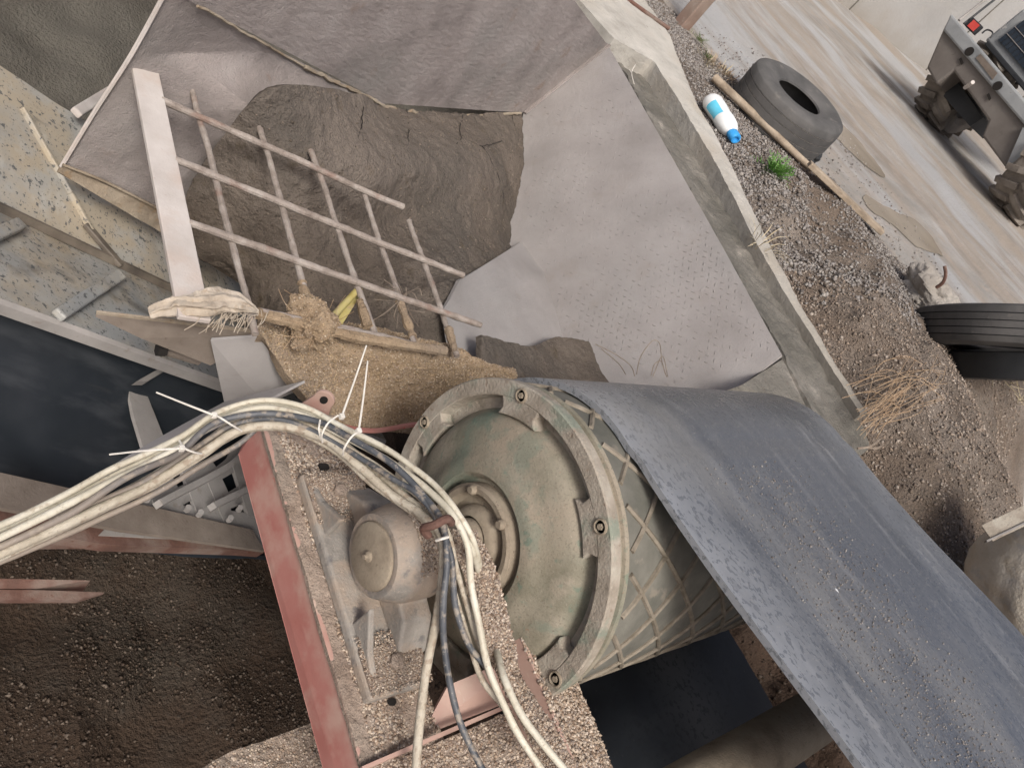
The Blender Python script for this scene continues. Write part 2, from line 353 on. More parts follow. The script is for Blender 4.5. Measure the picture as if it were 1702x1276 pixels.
GREYST = mat('grey_dusty_frame_steel', [(.22, .205, .195), (.28, .265, .25), (.34, .32, .305)], 6, 6, .75, 0,
            [('noise', 30, .6, .7, (.19, .15, .12), .5)], [('noise', 150, .4, .003)], spec=.3)
LTGREY = mat('light_grey_sheet', [(.31, .295, .285), (.365, .345, .335), (.41, .39, .38)], 5, 6, .7, 0,
            [('noise', 25, .62, .72, (.28, .235, .20), .5)], [('noise', 120, .3, .002)], spec=.3)
BRSHEET = mat('brown_dusty_sheet', [(.13, .105, .085), (.18, .15, .125), (.23, .195, .165)], 8, 6, .8, 0, [('noise', 70, .62, .72, (.09, .07, .055), .6)], [('noise', 150, .4, .003)], spec=.25)
WETST = mat('wet_stained_steel', [(.07, .06, .05), (.12, .10, .08), (.17, .145, .115)], 14, 6, .5)
RED = mat('faded_red_paint', [(.34, .125, .105), (.39, .175, .15), (.41, .235, .205)], 5, 8, .55, 0,
            [('noise', 12, .5, .66, (.45, .30, .25), .7), ('noise', 40, .66, .70, (.52, .42, .36), .6, (1, .3, 1)), ('noise', 30, .68, .71, (.42, .03, .025), .8), ('z', 30, -1.13, -1.06, (.47, .37, .30), .6, .09)],
            [('noise', 90, .3, .002)], spec=.4)
RUST = mat('rusty_red_brown_steel', [(.085, .05, .04), (.14, .075, .058), (.20, .125, .10)], 10, 8, .8, 0,
            [('noise', 5, .52, .66, (.20, .165, .14), .8), ('noise', 50, .62, .7, (.10, .035, .02), .7)], [('noise', 120, .6, .004)], spec=.3)
BAR = mat('sandy_rusty_rod', [(.20, .165, .14), (.29, .25, .22), (.38, .34, .305)], 30, 8, .85, 0,
            [('noise', 12, .58, .68, (.20, .11, .08), .55), ('noise', 160, .6, .7, (.13, .10, .08), .6), ('noise', 200, .64, .72, (.5, .45, .4), .5)], [('noise', 220, .8, .004)], spec=.2)
FLATBAR = mat('pale_flat_bar', [(.42, .38, .35), (.49, .45, .42), (.55, .51, .48)], 10, 6, .75, 0,
            [('noise', 7, .5, .66, (.46, .38, .33), .8), ('noise', 50, .66, .72, (.33, .22, .17), .5)], [('noise', 150, .4, .003)], spec=.3)
CREAM = mat('dirty_cream_sheath', [(.42, .385, .30), (.54, .505, .41), (.63, .60, .51)], 14, 6, .5, 0,
            [('noise', 90, .54, .66, (.36, .30, .22), .7), ('noise', 120, .62, .70, (.24, .19, .14), .6)], [('noise', 150, .4, .002)], spec=.4)
CREAM_D = mat('muddy_cream_sheath', [(.30, .26, .20), (.42, .375, .30), (.52, .48, .40)], 22, 6, .7, 0, [('noise', 60, .52, .62, (.28, .22, .165), .8), ('noise', 150, .6, .7, (.14, .115, .09), .6)], [('noise', 150, .8, .003)], spec=.3)
BLKCAB = mat('dusty_black_sheath', [(.045, .05, .058), (.08, .086, .096), (.14, .142, .145)], 18, 6, .5, 0, [('z', 9, -.92, -1.02, (.33, .27, .215), .75, .12), ('noise', 60, .52, .62, (.30, .255, .205), .75), ('noise', 110, .62, .70, (.42, .37, .31), .6)], [('noise', 150, .5, .002)], spec=.4)
TIE = mat('white_nylon', [(.58, .55, .50), (.70, .67, .61)], 30, 4, .5)
TYRE = mat('worn_tyre_rubber', [(.055, .054, .053), (.085, .083, .081), (.125, .12, .115)], 4, 6, .75, 0, [('noise', 2.5, .5, .66, (.14, .135, .13), .7), ('noise', 14, .6, .7, (.19, .175, .155), .5)], [('noise', 60, .4, .004)], spec=.35)
TYRE_GV = mat('mud_in_tyre_groove', [(.23, .215, .195), (.30, .28, .255)], 20, 4, .9)
TYRE_MUD = mat('muddy_tyre_rubber', [(.13, .115, .10), (.20, .175, .15), (.29, .26, .225)], 5, 6, .85, 0, [('noise', 8, .6, .7, (.06, .055, .05), .6)], [('noise', 40, .5, .01)], spec=.25)
BLACK = mat('black_rubber', [(.02, .022, .025), (.035, .037, .04)], 6, 5, .55)
LOADER = mat('dusty_grey_casting', [(.105, .092, .082), (.135, .12, .108), (.165, .15, .135)], 3, 6, .7, 0, [('noise', 12, .62, .7, (.08, .07, .06), .5)], [('noise', 30, .3, .01)], spec=.35)
LOADER_TOP = mat('grey_blue_chipped_paint', [(.19, .20, .205), (.25, .26, .265), (.30, .31, .31)], 4, 6, .6, 0, [('noise', 12, .64, .68, (.42, .41, .39), .7), ('noise', 26, .68, .7, (.13, .11, .10), .7)], [('noise', 40, .2, .006)], spec=.4)
GRILLE = mat('dark_grille', [(.02, .03, .045), (.035, .045, .06)], 5, 4, .4, .2)
REDLENS = mat('red_lens', [(.55, .06, .05), (.65, .10, .08)], 20, 3, .3)
WOOD = mat('weathered_plank', [(.24, .19, .14), (.35, .285, .215), (.43, .365, .285)], 9, 8, .85, 0, [('noise', 18, .5, .68, (.19, .15, .11), .7, (1, .15, 1)), ('noise', 60, .64, .7, (.14, .11, .085), .5)], [('noise', 80, .5, .005)], spec=.2)
POSTM = mat('rust_stained_steel_post', [(.20, .15, .12), (.29, .225, .185), (.36, .30, .255)], 5, 8, .6, 0, [('z', 8, -.5, -.85, (.17, .075, .05), .85, .3), ('noise', 20, .6, .7, (.42, .38, .34), .5)], [('noise', 60, .3, .003)], spec=.35)
BOTTLE = mat('white_plastic', [(.70, .72, .72), (.78, .80, .80)], 6, 4, .4, spec=.5)
LBLUE = mat('light_blue_label', [(.10, .50, .70), (.16, .60, .80)], 12, 4, .4)
BLUECAP = mat('blue_plastic_cap', [(.03, .26, .62), (.06, .36, .74)], 12, 4, .35)
LEAF = mat('fresh_green_leaf', [(.05, .14, .02), (.085, .20, .035), (.14, .27, .06)], 40, 4, .6)
LEAF_D = mat('dull_moss', [(.05, .08, .02), (.09, .13, .035), (.15, .14, .07)], 30, 4, .8)
STRAW = mat('dry_straw', [(.27, .175, .10), (.37, .26, .165), (.47, .37, .26)], 30, 4, .8)
STRAW_P = mat('pale_dry_grass', [(.38, .31, .20), (.52, .45, .32)], 30, 4, .8)
TWIG = mat('grey_twig', [(.17, .13, .10), (.30, .25, .20)], 30, 4, .85)
YELLOW = mat('yellow_paint', [(.33, .26, .07), (.42, .36, .14), (.42, .37, .22)], 18, 6, .6, 0, [('noise', 40, .55, .66, (.36, .28, .17), .8)], spec=.4)
ROCK = mat('pale_broken_concrete', [(.26, .235, .205), (.36, .33, .295), (.46, .43, .39)], 5, 8, .9, 0, [('noise', 20, .6, .7, (.22, .18, .14), .6)], [('noise', 50, .8, .015)], spec=.2)
RAG = mat('dusty_white_cloth', [(.36, .30, .235), (.45, .39, .32), (.54, .48, .41)], 20, 6, .95, 0, [('noise', 60, .55, .68, (.33, .26, .19), .7)], [('noise', 120, .8, .004)], spec=.1)
STONE = mat('cream_stone', [(.40, .355, .285), (.50, .455, .38), (.58, .54, .475)], 7, 8, .85, 0, [('noise', 5, .5, .65, (.36, .28, .18), .7, (1, .5, 2)), ('noise', 14, .56, .68, (.36, .355, .34), .7)], [('noise', 60, .6, .01)], spec=.25)
PUDDLE = mat('brown_puddle_water', [(.235, .20, .155), (.275, .235, .185)], 3, 4, .25, spec=.5)
PUDDLE_W = mat('wet_road_film', [(.34, .35, .36), (.42, .43, .445)], 3, 6, .25, 0, [('noise', 18, .6, .66, (.20, .18, .16), .6)], spec=.5)
HOLE = mat('dark_hole', [(.01, .008, .007), (.015, .012, .01)], 10, 3, .9)

# ------------------------------------------------------------------ ground and yard
def pitz(x, y):
    p = np.stack([x, y, 0 * x], -1)
    return -2.55 + .12 * fbm(p, .9, 4, 3) + .03 * fbm(p, 7, 3, 5) + .0 * x
gx = np.r_[-140, -60, -30, -16, -9, -6, np.linspace(-4, 2.2, 125), 2.6, 3.2, 5, 9, 20, 60, 140]
gy = np.r_[-140, -60, -25, -12, -7, np.linspace(-4, 6, 170), 7, 8.5, 10, 13, 18, 26, 40, 80, 140]
X, Yg = np.meshgrid(gx, gy); S = np.stack([X, Yg, pitz(X, Yg)], -1)
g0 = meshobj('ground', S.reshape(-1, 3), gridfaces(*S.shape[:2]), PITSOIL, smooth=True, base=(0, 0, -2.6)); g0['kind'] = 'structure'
n = 42000
pp = np.stack([RNG.uniform(-.1, 1.9, n), RNG.uniform(-.1, 2.0, n)], -1); pp = pp[fbm(np.c_[pp, 0 * pp[:, 0]], 3.5, 3, 31) + .5 * RNG.random(n) > .05]; n = len(pp)
zz = pitz(pp[:, 0], pp[:, 1])
tag(grains('pit_gravel', np.c_[pp, zz + .004], szs(n, .002, .009, 3), PEBBLE_D), 'damp gravel coloured dark as in shade, scattered over the floor at lower left', 'gravel')

# edge of the yard (outer line of the concrete kerb) and the yard surface
KIN = [(900, -60), (950, -12), (1018, 66), (1086, 104), (1182, 262), (1268, 430), (1355, 575), (1428, 690), (1490, 800)]
KOUT = [(1015, -60), (1062, -12), (1112, 62), (1150, 160), (1206, 262), (1290, 435), (1372, 585), (1440, 690), (1500, 800)]
kin = np.array([P(a, b, 'r', .0) for a, b in KIN]); kout = np.array([P(a, b, 'r', .0) for a, b in KOUT])
def kx(y): 
    o = np.argsort(kout[:, 1]); return np.interp(y, kout[o, 1], kout[o, 0])
def yardz(x, y):
    p = np.stack([x, y, 0 * x], -1)
    base = RK * x + RC
    ph = np.clip(x - kx(y), 0, 9)
    u = x - kx(y)
    berm = ss(.0, .25, u) * (1 - ss(.75, 1.5, u)) * (1 - ss(1.9, 2.9, y)) 
    near = 1 - ss(.4, 1.9, y)
    z = base - .006 + berm * (.05 + .05 * near) + berm * .055 * fbm(p, 3.2, 4, 2) + berm * .018 * fbm(p, 14, 3, 8)
    z = z - (ss(1.0, -1.4, y)) * .62 * (1 - ss(3, 9, x) * .4) - ss(.9, .1, y) * ss(4.2, 5.2, x) * .45
    z = z + ss(1.2, .2, y) * .05 * fbm(p, 2.3, 4, 12) * (x < 6)
    z = z + .010 * fbm(p, 1.7, 3, 6) * ss(0, .4, u)
    z = z + (.02 * fbm(p * np.array([1, .12, 1]), 2.2, 3, 16)) * ss(4.7, 6, x)
    return z - .02 * (1 - ss(-.02, .05, u))
a = np.linspace(-.04, 3.2, 190); b = np.r_[3.4, 3.7, np.linspace(4, 14, 60), 17, 22, 30, 45, 70, 110, 160]
yu = np.r_[-160, -80, -40, -20, -10, -6, -4, np.linspace(-3, 5.2, 330), 5.5, 6, 6.5, 7, 8, 9, 10, 12, 15, 20, 30, 60, 120, 160]
uu = np.r_[a, b]; U2, Y2 = np.meshgrid(uu, yu)
X2 = kx(Y2) + U2 * (1 - 0 * Y2) - .30 * ss(.74, .45, Y2) * (1 - np.clip(U2, 0, 1)); X2 = np.maximum(X2, 2.35)
S = np.stack([X2, Y2, yardz(X2, Y2)], -1)
YARD = S
# road where the surface lies beyond the planks, soil on the berm: two sheets meeting along one line
def split(name, mask, m):
    ids = gridfaces(*S.shape[:2]); cen = S.reshape(-1, 3)[ids].mean(1); k = mask(cen)
    F = ids[k]; us, inv = np.unique(F, return_inverse=True); o = meshobj(name, S.reshape(-1, 3)[us], inv.reshape(-1, 4).tolist(), m, smooth=True, base=(4, 2, -.95)); o['kind'] = 'structure'; return o
PL0, PL1 = P(1150, 55, 'r'), P(1465, 392, 'r')
def side(c):     # > 0 beyond the plank line (road side)
    d = PL1 - PL0; e = c - PL0; wob = .10 * fbm(np.c_[c[:, :2], 0 * c[:, 0]], 2.5, 3, 4)
    return -(d[0] * e[:, 1] - d[1] * e[:, 0]) / np.linalg.norm(d[:2])*-1 + wob
def isroad(c):
    u = c[:, 0] - kx(c[:, 1]); s_ = side(c)
    r = np.where(c[:, 1] > 1.9, s_ > .0, (s_ > .0) & (c[:, 1] > 1.05) & (u > 1.05))
    return r | (c[:, 0] > 5.6) | (c[:, 1] > 4.6)
S[..., 2] = S[..., 2]
split('road', isroad, ROAD); split('gravel_bank', lambda c: ~isroad(c), SOIL)

n = 95000
py_ = RNG.uniform(-.9, 3.9, n); pu = .02 + 2.2 * RNG.random(n) ** 1.3 ; px_ = kx(py_) + pu
Q = np.c_[px_, py_, yardz(px_, py_)]
rd = isroad(Q); dn = fbm(Q, 2.4, 3, 21); dirt = dn > .18; keep = (~rd) & (pu < 2.2) & (~dirt | (RNG.random(n) < .3)) | (rd & (RNG.random(n) < .04))
Q = Q[keep]; k = (Q[:, 1] + .3 * fbm(Q, 1.5, 2, 3)) > 1.35
tag(grains('grey_stones', Q[k] + [0, 0, .004], szs(k.sum(), .003, .012, 2.5), PEBBLE), 'grey crushed stone lying along the kerb near the green weed', 'gravel')
tag(grains('brown_stones', Q[~k] + [0, 0, .003], szs((~k).sum(), .002, .010, 4), PEBBLE_B), 'brown gravel and grit on the bank beside the belt', 'gravel')
# larger stones in the grey part
yy2 = RNG.uniform(1.2, 2.7, 900); xx2 = kx(yy2) + RNG.uniform(.04, .6, 900)
tag(grains('loose_chippings', np.c_[xx2, yy2, yardz(xx2, yy2) + .01], szs(900, .007, .017, 2.5), PEBBLE), 'larger loose chippings heaped beside the long plank', 'gravel')

# concrete kerb and ledge
kerb = thing('concrete_kerb', 'pale concrete kerb strip running between the hopper and the gravel bank', 'kerb', (kin[3][0], kin[3][1], -1.2))
kin_, kout_ = kin[:-1], kout[:-1]
K = loft([kin_ + [0, 0, .0], (kin_ + kout_) / 2 + [0, 0, .006], kout_], 150, 14, curve=False, rowcurve=False)
sheet('top', K + [0, 0, .008], CONC, kerb, amp=.005, sc=5, fine=.002, fsc=50, th=.22, flip=normals(K)[5, 70][2] < 0)
A_ = P(1010, 75, 'z', -.90); C_ = P(1300, 590, 'z', -.90); B_ = P(950, -5, 'z', -.80)
C2_ = P(1340, 660, 'z', -.93)
rim = np.array([P(955, -5, 'z', -1.02), P(1015, 74, 'z', -.99), P(1060, 160, 'z', -.99), P(1158, 335, 'z', -.97), P(1240, 480, 'z', -.96), P(1302, 592, 'z', -.95), P(1350, 690, 'z', -.96), P(1400, 790, 'z', -1.0)])
kb = np.array([P(960, -5, 'r', -.03), P(1020, 68, 'r', -.05), P(1086, 106, 'r', -.07), P(1180, 262, 'r', -.06), P(1266, 430, 'r', -.04), P(1353, 575, 'r', -.03), P(1426, 690, 'r', -.03), P(1450, 740, 'r', -.05)])
L_ = loft([rim, (rim * .6 + kb * .4) + [0, 0, -.02], kb], 200, 40, curve=False)
o, _, _ = sheet('concrete_ledge', L_, CONC_D, None, amp=.008, sc=7, th=.05, flip=normals(L_)[5, 70][2] < 0, fine=.006, fsc=26)
o['kind'] = 'structure'
# concrete end wall of the pit below the ledge (seen right above the belt)
W1 = [P(1232, 640, 'z', -.98), P(1305, 594, 'z', -.955), P(1352, 690, 'z', -.965), P(1400, 790, 'z', -1.01)]
ew = np.array(W1); g = G().prism([ew[0], ew[1], ew[2], ew[3], ew[3] + [-.1, 0, -.55], ew[0] + [-.25, .05, -.35]], (.02, 0, -.05))
o = g.obj('retaining_wall', CONC_D); fixn(o); tag(o, 'smooth grey concrete wall face between the chequer plate and the belt', 'wall')
# bank under the belt, falling to the pit
yb = np.linspace(-1.6, .9, 90); rows = []
for f, x0 in ((0, 1.55), (.35, 2.0), (.7, 2.5), (1, 3.05)):
    rows.append([(x0, y, -2.2 + (1.05 + (.35 if y > .3 else 0) * 0) * f ** 1.1 - .15 * (y < -.6)) for y in (-1.6, -.9, -.3, .3, .9)])
Sb = loft(rows, 120, 90)
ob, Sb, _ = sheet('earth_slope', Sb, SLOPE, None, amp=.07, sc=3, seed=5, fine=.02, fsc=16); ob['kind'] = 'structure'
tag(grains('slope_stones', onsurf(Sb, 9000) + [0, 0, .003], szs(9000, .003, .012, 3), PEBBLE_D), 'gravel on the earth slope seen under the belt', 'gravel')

def puddle(name, pxs, m, label):
    c = [P(a, b, 'r', .0) for a, b in pxs]; c = crom(c + [c[0]], 60)[:-1]
    c = c + (np.c_[.03 * fbm(c, 7, 3, 1), .03 * fbm(c, 7, 3, 7), 0 * c[:, 0]])
    m0 = c.mean(0); R_ = np.array([m0 + (c - m0) * t for t in np.linspace(.02, 1, 14)]); R_ = np.concatenate([R_, R_[:, :1]], 1)
    R_[..., 2] = yardz(R_[..., 0], R_[..., 1]) + .004
    o = meshobj(name, R_.reshape(-1, 3), gridfaces(*R_.shape[:2]), m, smooth=True); o['kind'] = 'structure'; return o
puddle('puddle', [(1376, 196), (1402, 204), (1440, 244), (1474, 288), (1452, 284), (1412, 250), (1384, 222)], PUDDLE, '')
puddle('puddle', [(1440, 322), (1475, 345), (1530, 372), (1562, 420), (1530, 414), (1480, 372), (1446, 346)], PUDDLE, '')

# ------------------------------------------------------------------ yard wall behind the loader
wa, wb = P(1383, -8, 'r'), P(1535, 112, 'r'); wd_ = (wb - wa); wd_ /= np.linalg.norm(wd_)
w0, w1 = wa - wd_ * 30, wa + wd_ * 40; nrm = np.cross([0, 0, 1], wd_); nrm /= np.linalg.norm(nrm)
nrm = nrm if nrm @ wa > 0 else -nrm
yw = thing('yard_wall', 'long pale rendered wall behind the parked loader', 'wall', wa)
G().prism([w0 - [0, 0, 1], w1 - [0, 0, 1], w1 + [0, 0, 5.5], w0 + [0, 0, 5.5]], nrm * .25).obj('wall_face', WALLM, yw)
for k in range(-3, 9):      # panel joints: shallow ribs
    q = wa + wd_ * (k * 1.9 + .4) - nrm * .006
    G().bar(q - [0, 0, .8], q + [0, 0, 5.2], wd_, .02, .012).obj('joint_strip', CONC_D, yw)
# kerb-like dirt strip at wall foot
# ------------------------------------------------------------------ hopper
hop = thing('aggregate_hopper', 'big dusty steel aggregate hopper with sloping plates under the bar grid', 'hopper', (1.2, 1.7, -1.9))
E_ = P(870, 188, 'z', -1.30)
rn = np.cross(C_ - A_, E_ - A_); RP = (A_, rn / np.linalg.norm(rn))
YW = 1.72
def wallp(px, py, v=YW): return P(px, py, 'y', v)
s0, s1 = wallp(312, 0), wallp(640, 172)
top0 = s0 + (s0 - s1) * .9
up = np.array([.02, .05, .35])
# far plate
_n = np.cross(E_ - A_, s0 - A_); FP = (A_, _n / np.linalg.norm(_n)); fp = lambda px, py: P(px, py, 'pl', FP)
s1 = fp(640, 172); B_ = fp(950, -5)
FR = loft([[fp(150, -200), fp(520, -220), fp(880, -95), B_, A_],
           [fp(214, -62), s0, s1, E_]], 220, 160, curve=False, rowcurve=False)
def fixflip(S, toward=(0, 0, 0)):
    c = S[S.shape[0] // 2, S.shape[1] // 2]; nn = normals(S)[S.shape[0] // 2, S.shape[1] // 2]; return nn @ (np.array(toward) - c) < 0
sheet('far_plate', FR, PLATE, hop, amp=.0015, sc=4, th=.012, flip=fixflip(FR), fine=.0014, fsc=110)
# left end wall (vertical plate at the hopper's left end)
LW = [wallp(286, -30), wallp(270, 0), wallp(219, 92), wallp(156, 190), wallp(104, 276)]
rt = [fp(290, -20), fp(322, 6), fp(458, 84), fp(640, 172), P(600, 320, 'y', 1.95)]
lw = loft([[LW[0], rt[0]], [LW[1], rt[1]], [LW[2], rt[2]], [LW[3], wallp(420, 182), rt[3]], [LW[4], wallp(300, 300), P(600, 320, 'y', 1.90)], [wallp(104, 279), wallp(260, 349), wallp(430, 457, 1.725)]], 110, 120, curve=False, rowcurve=False)
sheet('end_plate', lw, PLATE, hop, amp=.001, sc=6, th=.004, flip=fixflip(lw), fine=.001, fsc=60)
# lower lip along the inclined conveyor
LP = loft([[wallp(104, 274, 1.715), wallp(260, 345, 1.715), wallp(430, 452, 1.71)], [wallp(98, 287, 1.70), wallp(270, 388, 1.70), wallp(430, 492, 1.69)]], 90, 20, curve=False)
sheet('lower_lip', LP, PLATE_TAN, hop, amp=.003, sc=20, th=.012, flip=fixflip(LP), fine=.0015, fsc=70)
wr = [wallp(104, 274, 1.708), wallp(170, 300, 1.708), wallp(260, 345, 1.708)]
G().tube(crom(wr, 40), .004, 6).obj('weld_seam', PLATE_TAN, hop, True)
G().tube(crom([a + [-.003, -.004, 0] for a in LW], 60), .0055, 6).obj('edge_strip', FLATBAR, hop, True)
# right chequered plate
rp = lambda px, py: P(px, py, 'pl', RP)
R0 = [A_, rp(1100, 232), rp(1200, 408), C_]
R1 = [rp(940, 132), rp(985, 300), rp(1050, 480), rp(1232, 640)]
R2 = [E_, rp(838, 330), rp(850, 500), rp(1000, 720)]
RS = loft([R0, R1, R2], 140, 90, curve=False, rowcurve=False)
NRP = RP[1] if RP[1] @ (-A_) > 0 else -RP[1]
sheet('chequer_plate', RS, PLATE_R, hop, amp=.001, sc=3, th=.012, flip=fixflip(RS), fine=.0008, fsc=70)
# raised tread marks of the chequer plate, alternating directions
e1 = (C_ - A_) / np.linalg.norm(C_ - A_); e2 = np.cross(NRP, e1)
if e2[2] > 0: e2 = -e2
g = G()
for i in range(0, 68):
    for j in range(0, 42):
        q = A_ + e1 * (.03 + i * .029) + e2 * (.02 + j * .029 + (.0145 if i % 2 else 0)) + e1 * RNG.normal() * .002
        cq = RM.T @ q; px, py = 851 + 1278 * cq[0] / cq[2], 638 + 1278 * cq[1] / cq[2]
        ex = np.interp(py, [75, 190, 330, 560, 660], [1010, 875, 868, 935, 1150]); rx = np.interp(py, [75, 590, 640], [1010, 1300, 1232])
        if px < ex + 4 or px > rx - 6 or py > 660 or RNG.random() < .95 - .75 * min(1, py / 380) * (.75 + .5 * vnoise(q * 3, 4)): continue
        an = .55 if (i + j) % 2 else -.75
        d = e1 * math.cos(an) + e2 * math.sin(an); v = np.cross(NRP, d); h = .0015 + .0009 * RNG.random()
        a, b, w_ = q - d * .0085, q + d * .0085, v * .0030
        g.add([a, q - w_, b, q + w_, q + NRP * h - d * .005, q + NRP * h + d * .005], [[0, 1, 4], [1, 5, 4], [1, 2, 5], [2, 3, 5], [3, 4, 5], [3, 0, 4]])
o = fixn(g.obj('tread_marks', PLATE_R, hop)); o['kind'] = 'stuff'
# welding strip in the far right corner
G().bar(A_ + NRP * .006, E_ + NRP * .006, NRP, .045, .006).obj('corner_strip', PLATE, hop)
# lower left facet of the right side, coming forward to the grid
F3a = [rp(866, 402), rp(905, 455), rp(936, 560), rp(1010, 640), rp(1080, 700)]
F3b = [wallp(764, 466, 1.37), wallp(737, 515, 1.235), wallp(748, 575, 1.14), wallp(830, 640, 1.05), wallp(900, 700, 1.0)]
F3 = loft([F3a, F3b], 70, 50, curve=False)
sheet('inner_plate', F3, PLATE_R, hop, amp=.001, sc=5, th=.010, flip=fixflip(F3), fine=.001, fsc=60)
GZ = -1.12
# sand inside
SR = [[wallp(322, 300, 1.70), wallp(352, 250, 1.70), wallp(440, 152, 1.69), (wallp(560, 150, 1.70) + fp(560, 150)) / 2, fp(655, 178) * .995, fp(770, 188) * .995, P(868, 188, 'pl', RP)],
      [wallp(306, 350, 1.66), wallp(370, 330, 1.64), wallp(450, 260, 1.62), wallp(560, 270, 1.63), wallp(660, 280, 1.74), wallp(770, 270, 1.95), P(866, 300, 'pl', RP)],
      [wallp(322, 420, 1.60), wallp(390, 410, 1.56), wallp(470, 370, 1.54), wallp(560, 380, 1.56), wallp(660, 370, 1.66), wallp(770, 350, 1.78), P(850, 400, 'pl', RP)],
      [wallp(400, 470, 1.54), wallp(440, 470, 1.46), wallp(520, 470, 1.42), wallp(600, 470, 1.42), wallp(680, 450, 1.45), wallp(740, 435, 1.50), wallp(840, 425, 1.72)],
      [wallp(430, 540, 1.36), wallp(490, 540, 1.28), wallp(560, 560, 1.24), wallp(640, 560, 1.22), wallp(700, 530, 1.26), wallp(745, 490, 1.32), wallp(806, 470, 1.52)],
      [wallp(450, 600, 1.16), wallp(510, 640, 1.10), wallp(600, 660, 1.08), wallp(700, 650, 1.08), wallp(760, 620, 1.10), wallp(770, 590, 1.14), wallp(775, 545, 1.30)]]
SS_ = loft(SR, 260, 200)
ob, SW, NW = sheet('wet_sand', SS_, WETSAND, None, amp=.014, sc=6, seed=3, flip=fixflip(SS_), fine=.004, fsc=38, th=.02)
tag(ob, 'dark wet sand banked against the hopper plates below the grid', 'sand', kind='stuff')
tag(grains('sand_crumbs', onsurf(SW, 4500), szs(4500, .001, .006, 5), GRAIN_W), 'crumbs and small stones on the wet sand in the hopper', 'sand')
# crust cracks as thin dark grooves: narrow ridged strips broken in the sand
for c in ([(604, 178), (600, 215), (590, 245)], [(676, 184), (680, 215), (678, 240)], [(770, 190), (768, 230), (800, 245), (815, 262)], [(768, 230), (745, 255)], [(852, 190), (858, 225)], [(815, 262), (830, 300), (838, 330)], [(800, 245), (835, 235)]):
    q = []
    for a, b in c:
        d = ray(a, b); d /= np.linalg.norm(d); M_ = SW.reshape(-1, 3); pr = M_ / np.linalg.norm(M_, axis=1)[:, None]; q.append(M_[np.argmax(pr @ d)])
    pts = crom(q, 26); pts = pts + .004 * np.c_[fbm(pts, 40, 2, 1), fbm(pts, 40, 2, 5), fbm(pts, 40, 2, 9)]
    CK = globals().get('CK', -1) + 1; o = G().tube(pts, .0016, 5).obj('sand_crack', HOLE); tag(o, ('leftmost long', 'short upright second', 'long forked central', 'short left-slanting', 'short upright rightmost', 'long lower right', 'small level')[CK] + ' drying crack in the wet sand under the far plate', 'crack', 'drying cracks in the sand')
# pale crust line where the sand meets the far plate
pts = [fp(505, 112) * .995, fp(560, 138) * .995, fp(625, 168) * .995, fp(650, 180) * .995, fp(700, 189) * .995, fp(770, 193) * .995, fp(866, 188) * .995]
q = crom(pts, 90); q += .006 * np.c_[fbm(q, 25, 2, 1), fbm(q, 25, 2, 2), fbm(q, 25, 2, 3)]
o = G().tube(q, .004 + .004 * RNG.random(90), 6).obj('dried_edge', PLATE_TAN, hop, True)
q = crom([fp(330, 10) * .995, fp(378, 38) * .995, fp(440, 74) * .995, fp(505, 111) * .995], 50); q += .003 * np.c_[fbm(q, 25, 2, 1), fbm(q, 25, 2, 2), fbm(q, 25, 2, 3)]
G().tube(q, .0035, 6).obj('dried_edge', PLATE_TAN, hop, True)
# damp stain of sand along the foot of the chequer plate
ST = loft([[P(800, 556, 'z', -1.25), P(880, 575, 'z', -1.33), P(930, 560, 'z', -1.365), P(1000, 572, 'z', -1.375), P(1110, 600, 'z', -1.30)],
           [P(800, 640, 'z', -1.28), P(880, 660, 'z', -1.34), P(950, 670, 'z', -1.38), P(1020, 670, 'z', -1.36), P(1130, 660, 'z', -1.28)]], 120, 30)
ob, _, _ = sheet('damp_sand', ST, WETSAND, None, amp=.008, sc=12, th=.02, flip=fixflip(ST), fine=.003, fsc=60)
tag(ob, 'damp brown sand lying low on the plates just behind the belt', 'sand', kind='stuff')

# front lip coated in sand
MF = [[P(432, 520, 'z', -1.30), P(520, 530, 'z', -1.34), P(640, 550, 'z', -1.34), P(760, 590, 'z', -1.24), P(856, 616, 'z', -1.18)],
      [P(432, 556, 'z', -1.20), P(500, 560, 'z', -1.20), P(600, 572, 'z', -1.19), P(700, 580, 'z', -1.18), P(770, 592, 'z', -1.18), P(858, 618, 'z', -1.17)],
      [P(462, 600, 'y', .98), P(560, 620, 'y', .97), P(680, 640, 'y', .95), P(780, 660, 'y', .93), P(860, 680, 'y', .90)],
      [P(500, 652, 'y', .93), P(600, 690, 'y', .91), P(690, 690, 'y', .90), P(780, 710, 'y', .88), P(860, 740, 'y', .86)],
      [P(552, 700, 'y', .89), P(600, 716, 'y', .88), P(690, 722, 'y', .87), P(780, 770, 'y', .86), P(860, 790, 'y', .85)]]
SM = loft(MF, 220, 150)
ob, SMo, NM = sheet('sand_mound', SM, DRYSAND, None, amp=.012, sc=9, seed=8, th=.03, flip=fixflip(SM), fine=.004, fsc=55)
tag(ob, 'tan sand caked over the front lip of the hopper beneath the grid', 'sand', kind='stuff')
tag(grains('sand_grains', onsurf(SMo, 42000) , szs(42000, .0008, .0042, 3), GRAIN_Y), 'coarse tan grains covering the caked sand on the front lip', 'sand')
G().tube(crom([P(560, 708, 'y', .87), P(620, 716, 'y', .86), P(700, 705, 'y', .85), P(780, 720, 'y', .84)], 30), .007, 6).obj('red_edge_strip', RED, hop, True)

